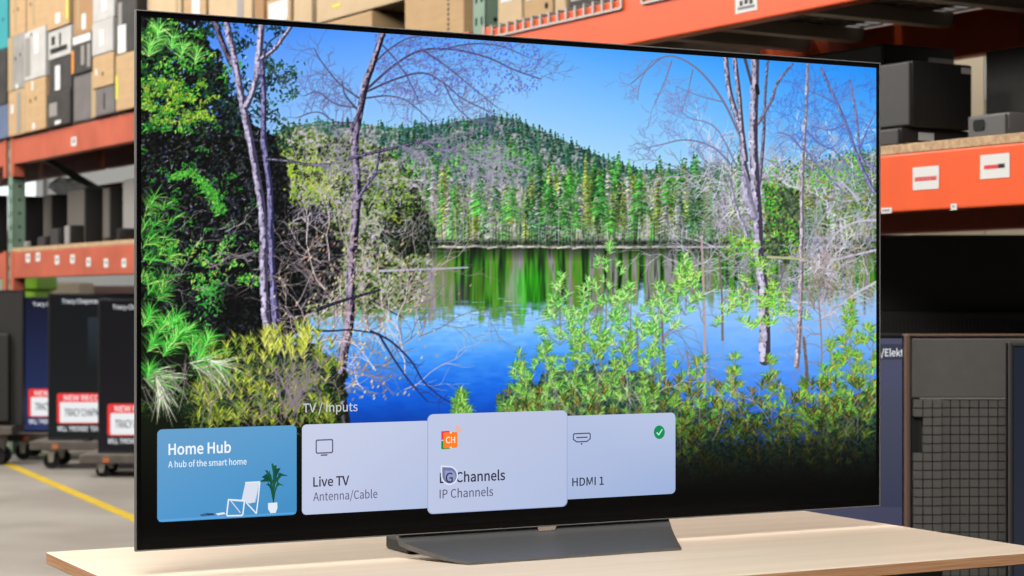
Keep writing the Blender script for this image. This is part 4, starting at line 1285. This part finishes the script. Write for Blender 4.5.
    trunk([(756, 58), (755, 92), (754, 123), (754, 152), (756, 188), (758, 219), (759, 253), (763, 284), (765, 328), (765, 360)], 7, 11, (196, 190, 214), (64, 58, 78))
    trunk([(744, 178), (748, 196), (754, 216)], 8, 9, (190, 184, 208), (120, 116, 140))
    trunk([(729, 178), (737, 209), (748, 236)], 3.4, 3.4, (196, 190, 208), (120, 116, 140))
    seg(757, 86, 758, 93, 4, 4, (30, 26, 36))
    trunk([(808, 64), (807, 100), (805, 131), (803, 165), (802, 200), (802, 245), (801, 297), (799, 340), (797, 366)], 2.6, 5, (200, 192, 204), (110, 100, 112))
    trunk([(821, 68), (836, 100), (849, 131), (859, 160), (874, 192)], 2.4, 3.6, (140, 142, 186), (80, 84, 130))
    trunk([(850, 80), (857, 118), (862, 158), (880, 170)], 1.8, 3, (150, 150, 190), (90, 92, 136))
    for pts in ([(806, 130), (820, 144), (836, 152), (856, 176)], [(803, 150), (790, 136), (778, 132)], [(846, 124), (830, 130), (812, 126)], [(838, 104), (822, 96), (808, 90)],
                [(803, 146), (815, 162), (830, 178), (842, 190)], [(860, 150), (868, 128), (876, 112)]):
        c = stroke(pts, 1.8, .9, (96, 104, 156), .9)
        for q in c[2::2]:
            twig(q[0], q[1], rng.uniform(0, 3.2), rng.uniform(10, 28), .8, (110, 120, 176), 2, .6)
    for _ in range(56):
        twig(rng.uniform(786, 876), rng.uniform(84, 150), rng.uniform(.3, 2.8), rng.uniform(12, 30), .8, (70, 104, 190), 2, .55)
    for pts in ([(876, 220), (856, 222), (838, 232), (826, 250)], [(876, 250), (850, 256), (820, 262), (790, 258)], [(876, 282), (862, 290), (846, 300), (836, 310)], [(858, 200), (850, 190), (838, 178)]):
        c = stroke(pts, 2.4, 1.2, (190, 186, 204), .9)
        for q in c[1::2]:
            twig(q[0], q[1], rng.uniform(0, 6), rng.uniform(12, 30), 1, (170, 166, 186), 2, .7)
    for _ in range(50):
        twig(rng.uniform(806, 846), rng.uniform(262, 330), rng.uniform(.3, 2.9), rng.uniform(14, 36), 1.0, pick([(170, 150, 150), (190, 182, 190), (130, 116, 116)]), 2, .75)
    seg(768, 257, 804, 259, 2.6, 2, (170, 170, 130))
    seg(736, 254, 756, 252, 2.2, 1.6, (150, 150, 160))
    # young pines and undergrowth of the right foreground
    for x, y0, y1, w in ((664, 300, 420, 3), (705, 240, 470, 3.2), (722, 250, 340, 2.4), (690, 352, 400, 2.6), (807, 338, 410, 4), (640, 330, 420, 2), (822, 300, 400, 2)):
        stroke([(x - 3, y0), (x, (y0 + y1) / 2), (x + rng.normal(0, 2), y1)], w * .7, w, pick([(150, 130, 132), (110, 96, 96)]), .9)
        for _ in range(5):
            twig(x, rng.uniform(y0, y1), rng.choice([.7, 2.4]), rng.uniform(14, 34), 1, (140, 120, 126), 1, .7)
    lay(ramp(fine * .7 + mid * .3, [(12, 22, 10), (34, 56, 20), (70, 98, 30), (110, 126, 50)]),
        ragged(poly([(488, 424), (498, 398), (520, 382), (560, 372), (610, 364), (650, 380), (690, 402), (740, 404), (790, 418), (830, 400), (885, 372), (885, 520), (488, 520)]), 9, mid, 1.2) * .8)
    pg = [(124, 204, 84), (168, 224, 116), (86, 178, 72), (196, 230, 150), (70, 146, 62)]
    pd = [(84, 160, 58), (112, 172, 62), (60, 122, 50), (140, 164, 66)]
    for x, y0, y1, sp in ((606, 252, 330, 30), (560, 280, 340, 18), (585, 296, 352, 20), (630, 288, 352, 26), (686, 262, 310, 14), (660, 290, 340, 16)):
        pine(x, y0, y1, sp, pg, 9, 8)
    for x, y0, y1, sp in ((520, 366, 420, 18), (545, 346, 420, 24), (575, 340, 420, 28), (600, 330, 420, 30), (630, 336, 420, 30), (655, 350, 420, 26), (462, 396, 420, 6)):
        pine(x, y0, y1, sp, pd + pg[:2], 9, 10)
    for cx, cy, n in ((690, 288, 9), (756, 262, 14), (770, 300, 14), (742, 300, 12), (784, 308, 12), (760, 318, 9), (730, 320, 9)):
        for _ in range(n):
            needles(cx + rng.normal(0, 10), cy + rng.normal(0, 9), 14, 8, [(130, 214, 70), (170, 226, 90), (90, 180, 60), (200, 226, 130)], 0, 3.14)
    for x, y0, y1, sp in ((850, 310, 370, 14), (870, 330, 420, 20), (832, 350, 420, 20), (858, 360, 440, 26), (700, 366, 440, 24), (735, 360, 440, 22), (772, 366, 440, 20), (806, 384, 440, 14), (680, 380, 460, 24), (826, 390, 470, 30)):
        pine(x, y0, y1, sp, [(90, 174, 60), (66, 146, 48), (150, 166, 60), (124, 190, 80), (170, 150, 60)], 9, 7)
    for _ in range(210):
        x, y = rng.uniform(500, 876), rng.uniform(384, 486)
        needles(x, y, 16, 10, [(64, 110, 36), (84, 112, 40), (44, 80, 28), (126, 106, 56), (34, 60, 24), (150, 120, 50)], .6, 2.6, .75)
    for _ in range(70):
        twig(rng.uniform(500, 876), rng.uniform(380, 490), rng.uniform(.9, 2.3), rng.uniform(18, 60), 1.1, pick([(150, 136, 120), (116, 104, 90), (176, 166, 160)]), 1, .65)
    for _ in range(26):
        leaves(rng.uniform(690, 820), rng.uniform(400, 440), 4, 4, 4, [(40, 90, 220), (50, 100, 200)], (1.6, 3.4), .8)
    # the menu's shade: the picture fades to black along its lower edge
    yb, yt = 551 - (GX - 136) * .0604, 11 + (GX - 136) * .074
    v = np.clip((yb - GY) / (yb - yt), 0, 1)
    f = np.clip((v - .035) / .25, 0, 1)
    f = f * f * (3 - 2 * f)
    global BUF_DONE
    soft = np.stack([blur(BUF[..., k], 1.5) for k in range(3)], -1)      # crisp like a sharpened photograph
    crisp = (BUF + .3 * (BUF - soft)) * 1.06 + 3
    BUF_DONE = np.clip(crisp * f[..., None], 0, 255)
    return BUF_DONE

def sample(x, y):
    """colour of the painting at picture coordinates (arrays), sRGB 0..1"""
    out = 0
    for ox, oy in ((-.25, -.25), (.25, -.25), (-.25, .25), (.25, .25)):
        fx = np.clip((x + ox - PX0) * SS, 0, PW * SS - 2)
        fy = np.clip((y + oy - PY0) * SS, 0, PH * SS - 2)
        ix, iy = fx.astype(int), fy.astype(int)
        fx, fy = (fx - ix)[..., None], (fy - iy)[..., None]
        b = BUF_DONE
        out = out + (b[iy, ix] * (1 - fx) + b[iy, ix + 1] * fx) * (1 - fy) + (b[iy + 1, ix] * (1 - fx) + b[iy + 1, ix + 1] * fx) * fy
    return out / 4 / 255
# ---------------------------------------------------------------- the television on the table
PL, PR = Vector(((135.5 - CX) / F * 2.529, 2.529, 0)), Vector(((880.5 - CX) / F * 3.096, 3.096, 0))
U = (PR - PL).normalized()
V = Vector((-U.y, U.x, 0))
TW = (PR - PL).length
TRZ = math.atan2(U.y, U.x)
ZB = EYE - (551.8 - HY) / F * 2.529                     # lower edge of the set
TH = (551.8 - 9.3) / F * 2.529
Z_TAB = EYE - .358                                      # table top

def tvp(x, y, off=0.0):
    """picture position -> (along, up) on the screen's plane"""
    d = Vector(((x - CX) / F, 1, 0))
    D = (PL - V * -off).dot(V) / d.dot(V)
    p = d * D
    return (p - PL).dot(U), EYE + (HY - y) / F * D - ZB

def tvpx(s, z):
    """arrays on the screen's plane -> picture positions"""
    X, Y = PL.x + U.x * s, PL.y + U.y * s
    return CX + F * X / Y, HY + F * (EYE - ZB - z) / Y

TV = empty('television', (PL.x, PL.y, Z_TAB), TRZ, 'large flat television showing a lake landscape and an input menu, standing on the table', 'television')
dz = ZB - Z_TAB
M_glass = mat('black_glass', (9, 7, 8), .2, spec=.12)
M_rim = mat('dark_metal_rim', (128, 128, 126), .5, .4)
done('panel', box(.001, TW - .001, .0012, .0062, dz + .001, dz + TH - .001), M_glass, TV)
bm = bmesh.new()
e = .0017
for a in ((0, e, 0, TH), (TW - e, TW, 0, TH), (e, TW - e, 0, e * .9), (e, TW - e, TH - e, TH)):
    bx(bm, a[0], a[1], -.0006, .0066, dz + a[2], dz + a[3], bev=.0006)
done('bezel', bm, M_rim, TV)
bm = bmesh.new()
prism(bm, [(.0064, .05), (.045, .07), (.05, .10), (.05, .34), (.02, .38), (.0064, .385)], 'x', TW * .10, TW * .90)
for v in bm.verts:
    v.co.z += dz
done('back_housing', bm, M_black, TV)

# stand: a folded plate that sweeps down to the front edge
M_stand = mat('stand_gunmetal', (128, 128, 128), .32, .65, vary=.05, scale=40, stretch=(1, 12, 1))
prof = [(-.100, .0035), (-.085, .0055), (-.06, .0095), (-.035, .0150), (-.012, .0210), (.0, .0262), (.006, .034), (.009, .050), (.010, .075), (.0105, .10)]
def half(v):
    return .1705 + (.222 - .1705) * min(max((v + .1) / .1, 0), 1)
cx_ = .6085
bm = bmesh.new()
NX = 14
grid = []
tn = [(0, -.0035), (0, -.0045), (0, -.006), (0, -.007), (0, -.0075), (.003, -.008), (.007, -.006), (.008, -.002), (.008, 0), (.008, 0)]
for lay_ in (0, 1):
    rows = []
    for (v, z), (tv, tz) in zip(prof, tn):
        h_ = half(v)
        cq = .607 - .007 * min(max((v + .1) / .1, 0), 1)
        rows.append([bm.verts.new((cq + h_ * (2 * i / NX - 1), v + tv * lay_, z + tz * lay_)) for i in range(NX + 1)])
    grid.append(rows)
for r in range(len(prof) - 1):
    for i in range(NX):
        bm.faces.new((grid[0][r][i], grid[0][r][i + 1], grid[0][r + 1][i + 1], grid[0][r + 1][i]))
        bm.faces.new((grid[1][r][i], grid[1][r + 1][i], grid[1][r + 1][i + 1], grid[1][r][i + 1]))
    for i in (0, NX):
        bm.faces.new((grid[0][r][i], grid[0][r + 1][i], grid[1][r + 1][i], grid[1][r][i]))
for r in (0, len(prof) - 1):
    for i in range(NX):
        bm.faces.new((grid[0][r][i], grid[0][r][i + 1], grid[1][r][i + 1], grid[1][r][i]))
done('stand', bm, M_stand, TV, smooth=True)
done('stand_neck', box(cx_ - .11, cx_ + .11, .0185, .040, .0, dz + .12, bev=.004), M_black, TV)
done('stand_weight', box(cx_ - .2, cx_ + .2, .041, .12, 0, .02, bev=.004), M_black, TV)
a, b_ = tvp(537.5, 530)[0], tvp(556.5, 529)[0]
bm = bmesh.new()
prism(bm, [(a, dz), (b_, dz), (b_ - .003, dz - .0058), (a + .003, dz - .0058)], 'y', -.0004, .006)
done('sensor_tab', bm, mat('champagne_metal', (206, 192, 176), .35, .5), TV)['label'] = 'pale metal tab'

# the lit picture
paint()
s0, s1 = tvp(141.3, 300)[0], tvp(876.4, 300)[0]
zt = tvp(141.3, 16.2)[1]
zb = .011
NXg, NZg = 880, 500
ss, zz = np.meshgrid(np.linspace(s0, s1, NXg), np.linspace(zb, zt, NZg))
px, py = tvpx(ss, zz)
rgb = sample(px, py).reshape(-1, 3)
rgb = np.where(rgb <= .04045, rgb / 12.92, ((rgb + .055) / 1.055) ** 2.4)
vert = np.stack([ss.ravel(), np.full(ss.size, .0006), dz + zz.ravel()], 1)
idx = np.arange(NXg * NZg).reshape(NZg, NXg)
quad = np.stack([idx[:-1, :-1], idx[:-1, 1:], idx[1:, 1:], idx[1:, :-1]], -1).reshape(-1, 4)

g = Glow(.00015)
def P(x, y):
    s, z = tvp(x, y)
    return s, z + dz
def card(tl, tr, br, bl, cols, r, layer):
    x0, x1 = P(*tl)[0], P(*tr)[0]
    z1, z0 = (P(*tl)[1] + P(*tr)[1]) / 2, (P(*bl)[1] + P(*br)[1]) / 2
    pts = rounded(x0, x1, z0, z1, r)
    cc = []
    for (x, z) in pts:
        u, v = (x - x0) / (x1 - x0), (z - z0) / (z1 - z0)
        cc.append(tuple((cols[0][k] * (1 - u) + cols[1][k] * u) * v + (cols[3][k] * (1 - u) + cols[2][k] * u) * (1 - v) for k in range(3)))
    # fan from the centre so that the tint runs evenly
    cxm, czm = (x0 + x1) / 2, (z0 + z1) / 2
    cm = tuple(sum(c[k] for c in cols) / 4 for k in range(3))
    for i in range(len(pts)):
        j = (i + 1) % len(pts)
        g.face([(cxm, czm), pts[i], pts[j]], [cm, cc[i], cc[j]], layer)
    return x0, x1, z0, z1
def word(s, xl, yl, xr, yr, cap, col, layer, weight=.0):
    a, b = P(xl, yl), P(xr, yr)
    g.text(s, a[0], b[0], (a[1] + b[1]) / 2, P(xl, yl - cap)[1] - a[1], col, layer, weight)
def shape(pts, col, layer):
    g.face([P(*p) for p in pts], col, layer)
def wire(pts, w, col, layer, closed=False):
    g.line([P(*p) for p in pts], w * .0018, col, layer, closed)
def disc(x, y, rx, ry, col, layer, n=24):
    shape([(x + rx * math.cos(2 * math.pi * k / n), y + ry * math.sin(2 * math.pi * k / n)) for k in range(n)], col, layer)

word('TV / Inputs', 303, 412.6, 357.7, 411, 8.8, (200, 204, 206), 1, .012)
# first tile: blue room with a chair and a plant
card((157.3, 429.5), (296.7, 425.2), (296.7, 514.3), (157.3, 522.8), [(106, 162, 206), (92, 158, 208), (64, 142, 198), (82, 152, 206)], .0065, 1)
shape([(159, 519.6), (295.6, 512.2), (295.6, 513.6), (159, 521.6)], (92, 166, 222), 2)
word('Home Hub', 168.5, 454.6, 231, 452.6, 10.6, (242, 247, 252), 3, .030)
word('A hub of the smart home', 168.2, 467.3, 246.6, 464.6, 6.1, (232, 242, 250), 3, .016)
shape([(200, 514.6), (207, 512.8), (214, 513.4), (215, 515), (201, 516.4)], (60, 96, 140), 3)
shape([(206, 514.2), (213, 513.2), (214.5, 514.4), (208, 515.2)], (30, 60, 100), 4)
shape([(216, 513.4), (224, 512.2), (225.5, 514), (217.5, 515.4)], (226, 236, 246), 3)
shape([(245.4, 482.6), (259.6, 481.8), (254.6, 502.4), (249, 503.4), (241.6, 499.8)], (216, 224, 240), 4)
shape([(259.6, 481.8), (260.4, 482.2), (255.4, 502.8), (254.4, 502.6)], (176, 188, 216), 4)
wire([(245.4, 482.6), (259.8, 481.8), (258, 500), (256.2, 513.4), (246, 502.4)], .95, (232, 238, 248), 5)
wire([(228.4, 499.6), (244.4, 500.6), (242.8, 514), (241.6, 515.4), (227.6, 515.8), (226.6, 514.4)], 1.1, (232, 238, 248), 5, True)
wire([(230.6, 500.6), (240.2, 512.6)], .8, (206, 220, 240), 5)
shape([(230, 499.4), (244, 500.4), (243.4, 501.8), (230, 500.8)], (200, 212, 232), 4)
shape([(268, 503), (277.2, 502.4), (277.4, 508), (275.6, 512.8), (270.4, 513.2), (268, 509)], (226, 236, 248), 4)
gl = (18, 74, 62)
for k, (dx, dy, w_) in enumerate(((-15, -14, 2.6), (-9, -22, 3.2), (-1, -29, 3.4), (7, -24, 3.2), (15, -20, 2.8), (11, -10, 2.4), (-8, -8, 2.0), (5, -15, 2.4), (-5, -16, 2.4), (-12, -19, 2.4), (3, -27, 2.8))):
    bx0, by0 = 273.4, 494 if dy < -9 else 498
    tx, ty = 273.6 + dx, 492 + dy + (4 if abs(dx) > 10 else 0)
    mx, my = 273.4 + dx * .45, 492 + dy * .95
    shape([(mx - w_ * .5, my - .5), (tx, ty), (mx + w_ * .55, my + w_ * 1.05), (273.8 + dx * .12, 493 + dy * .5)], (gl[0] + 5 * (k % 3), gl[1] + 11 * (k % 3), gl[2]), 5)
    wire([(bx0, 502.4), (273.4 + dx * .15, 496 + dy * .4), (mx, my)], .7, (28, 84, 60), 4)
# second tile
card((302, 425), (430, 420.3), (430, 508.6), (302, 514.4), [(203, 209, 233), (193, 202, 230), (179, 193, 226), (195, 203, 231)], .0065, 1)
ic = (92, 86, 110)
wire([(317, 440.2), (331.8, 439.6), (332.6, 440.6), (332.6, 451.6), (331.6, 452.6), (317.2, 453.2), (316.2, 452.2), (316.2, 441.2)], 1.0, ic, 3, True)
wire([(321.2, 455.2), (327, 454.9)], 1.1, ic, 3)
word('Live TV', 313.2, 486.6, 349.2, 485, 9.2, (62, 54, 72), 3, .026)
word('Antenna/Cable', 313.2, 500.9, 377.4, 498, 8.4, (100, 95, 122), 3, .008)
# fourth tile
card((560, 416.4), (675.5, 412.2), (675.5, 493.8), (560, 499.6), [(183, 195, 227), (186, 198, 228), (158, 178, 219), (171, 187, 223)], .0075, 1)
hd = (70, 76, 104)
wire([(574.2, 433.8), (589.2, 433.2), (590.2, 434.2), (590.2, 438.6), (587, 441.4), (576.6, 441.9), (573.4, 439.4), (573.4, 434.8)], 1.0, hd, 3, True)
wire([(576.6, 437.6), (587.2, 437.2)], 1.0, hd, 3)
disc(581.6, 443.9, .9, 1.0, hd, 3, 10)
disc(659.3, 432.2, 5.5, 6.8, (14, 142, 86), 3)
wire([(656.9, 432.8), (658.7, 434.8), (662, 429.6)], 1.2, (176, 232, 206), 4)
word('HDMI 1', 572.2, 486.2, 603.8, 484.6, 8.0, (48, 56, 74), 3, .024)
# third tile, raised in front of its neighbours
card((427.2, 414.4), (567.4, 410.2), (567.4, 505.6), (427.2, 515.2), [(164, 176, 212), (158, 170, 208), (150, 164, 206), (160, 172, 210)], .0085, 4)
card((428, 414.2), (566.7, 410.3), (566.7, 505), (428, 514.4), [(192, 202, 230), (188, 198, 227), (177, 191, 225), (190, 200, 229)], .0085, 5)
shape([(441, 431.2), (448.6, 430.6), (450.2, 432), (450, 439.4), (441, 439.8)], (242, 60, 96), 7)
shape([(441, 441), (446, 440.8), (450, 446), (449.8, 448.8), (442, 449.4), (441, 448.4)], (26, 150, 60), 7)
shape([(443.6, 432.6), (456.4, 431.8), (457.3, 432.8), (457.3, 446.6), (456.4, 447.6), (443.8, 448.2), (443.2, 447.2), (443.2, 433.4)], (255, 128, 40), 8)
word('CH', 445.6, 443.2, 454.8, 442.8, 6.2, (255, 236, 220), 9, .02)
disc(450.4, 432.6, 1.0, 1.0, (255, 220, 190), 9, 10)
disc(450.4, 447.4, 1.0, 1.0, (255, 220, 190), 9, 10)
for r in (2.4, 4.8):
    wire([(455.6 + r * math.cos(math.radians(t)), 431.6 - 1.1 * r * math.sin(math.radians(t))) for t in range(0, 91, 18)], 1.2, (246, 176, 130), 8)
word('LG Channels', 439.6, 482.8, 504.9, 480, 9.8, (50, 47, 66), 7, .026)
word('IP Channels', 439.4, 498.4, 493, 495.6, 8.6, (92, 89, 116), 7, .010)
def drop(cx, cy, r):
    pts = [(cx - r * 1.02, cy - r * 1.16)]
    for t in range(-95, 181, 15):
        pts.append((cx + r * math.cos(math.radians(t)), cy + 1.12 * r * math.sin(math.radians(t))))
    return pts
shape(drop(449.2, 475.4, 8.6), (226, 230, 244), 9)
shape(drop(449.2, 475.4, 7.2), (112, 122, 168), 10)
shape(drop(449.8, 476.6, 5.4), (146, 156, 196), 11)
word('G', 445.2, 482.6, 452.4, 482.2, 9.6, (44, 44, 76), 12, .014)

me = bpy.data.meshes.new('screen')
gv = np.array(g.v, np.float32) + np.array([0, .0004, 0], np.float32)
allv = np.concatenate([vert.astype(np.float32), gv])
faces = [len(q) for q in g.f]
loops = np.concatenate([quad.ravel(), np.array([i + len(vert) for q in g.f for i in q])]).astype(np.int32)
sizes = np.concatenate([np.full(len(quad), 4), np.array(faces)]).astype(np.int32)
starts = np.concatenate([[0], np.cumsum(sizes)[:-1]]).astype(np.int32)
me.vertices.add(len(allv))
me.vertices.foreach_set('co', allv.ravel())
me.loops.add(len(loops))
me.loops.foreach_set('vertex_index', loops)
me.polygons.add(len(sizes))
me.polygons.foreach_set('loop_start', starts)
me.polygons.foreach_set('loop_total', sizes)
me.update(calc_edges=True)
me.validate()
at_ = me.color_attributes.new('glow', 'FLOAT_COLOR', 'POINT')
rgba = np.ones((len(allv), 4), np.float32)
rgba[:len(vert), :3] = rgb
rgba[len(vert):, :3] = np.array(g.c, np.float32)
at_.data.foreach_set('color', rgba.ravel())
me.materials.append(screen_mat('oled_display', .12, .12))
link('screen', me, TV)

# ---------------------------------------------------------------- the table
M_top = mat('maple_plywood', (230, 211, 190), .5, vary=.0, scale=7, stretch=(.35, 5, 5), col2=(223, 203, 180))
M_edge = mat('plywood_edge', (236, 184, 138), .7, scale=30, stretch=(.4, .4, 30), col2=(204, 144, 102))
TB = empty('table', (PL.x + U.x * .6, PL.y + U.y * .6, 0), TRZ, 'pale plywood table carrying the large television', 'table')
x0, x1, y0, y1 = -.0387 - .6, 1.252 - .6, -.352, .306
bm = box(x0, x1, y0, y1, Z_TAB - .017, Z_TAB, bev=.0012, seg=1)
for f in bm.faces:
    f.material_index = 0 if abs(f.normal.z) > .8 and f.calc_center_median().z > Z_TAB - .002 else 1
bmesh.ops.recalc_face_normals(bm, faces=bm.faces)
for f in bm.faces:
    f.material_index = 0 if f.normal.z > .6 else 1
done('tabletop', bm, [M_top, M_edge], TB)
M_leg = mat('black_steel', (34, 33, 33), .5, .4)
for sx in (x0 + .12, x1 - .16):
    for sy in (y0 + .10, y1 - .12):
        bm = box(sx, sx + .04, sy, sy + .04, 0, Z_TAB - .055, bev=.003)
        bx(bm, sx - .012, sx + .052, sy - .012, sy + .052, 0, .008, bev=.002)
        done('leg', bm, M_leg, TB)
bm = bmesh.new()
for a in ((x0 + .12, x1 - .12, y0 + .1, y0 + .14), (x0 + .12, x1 - .12, y1 - .12, y1 - .08), (x0 + .12, x0 + .16, y0 + .14, y1 - .12), (x1 - .16, x1 - .12, y0 + .14, y1 - .12)):
    bx(bm, *a, Z_TAB - .055, Z_TAB - .017, bev=.003)
done('under_frame', bm, M_leg, TB)
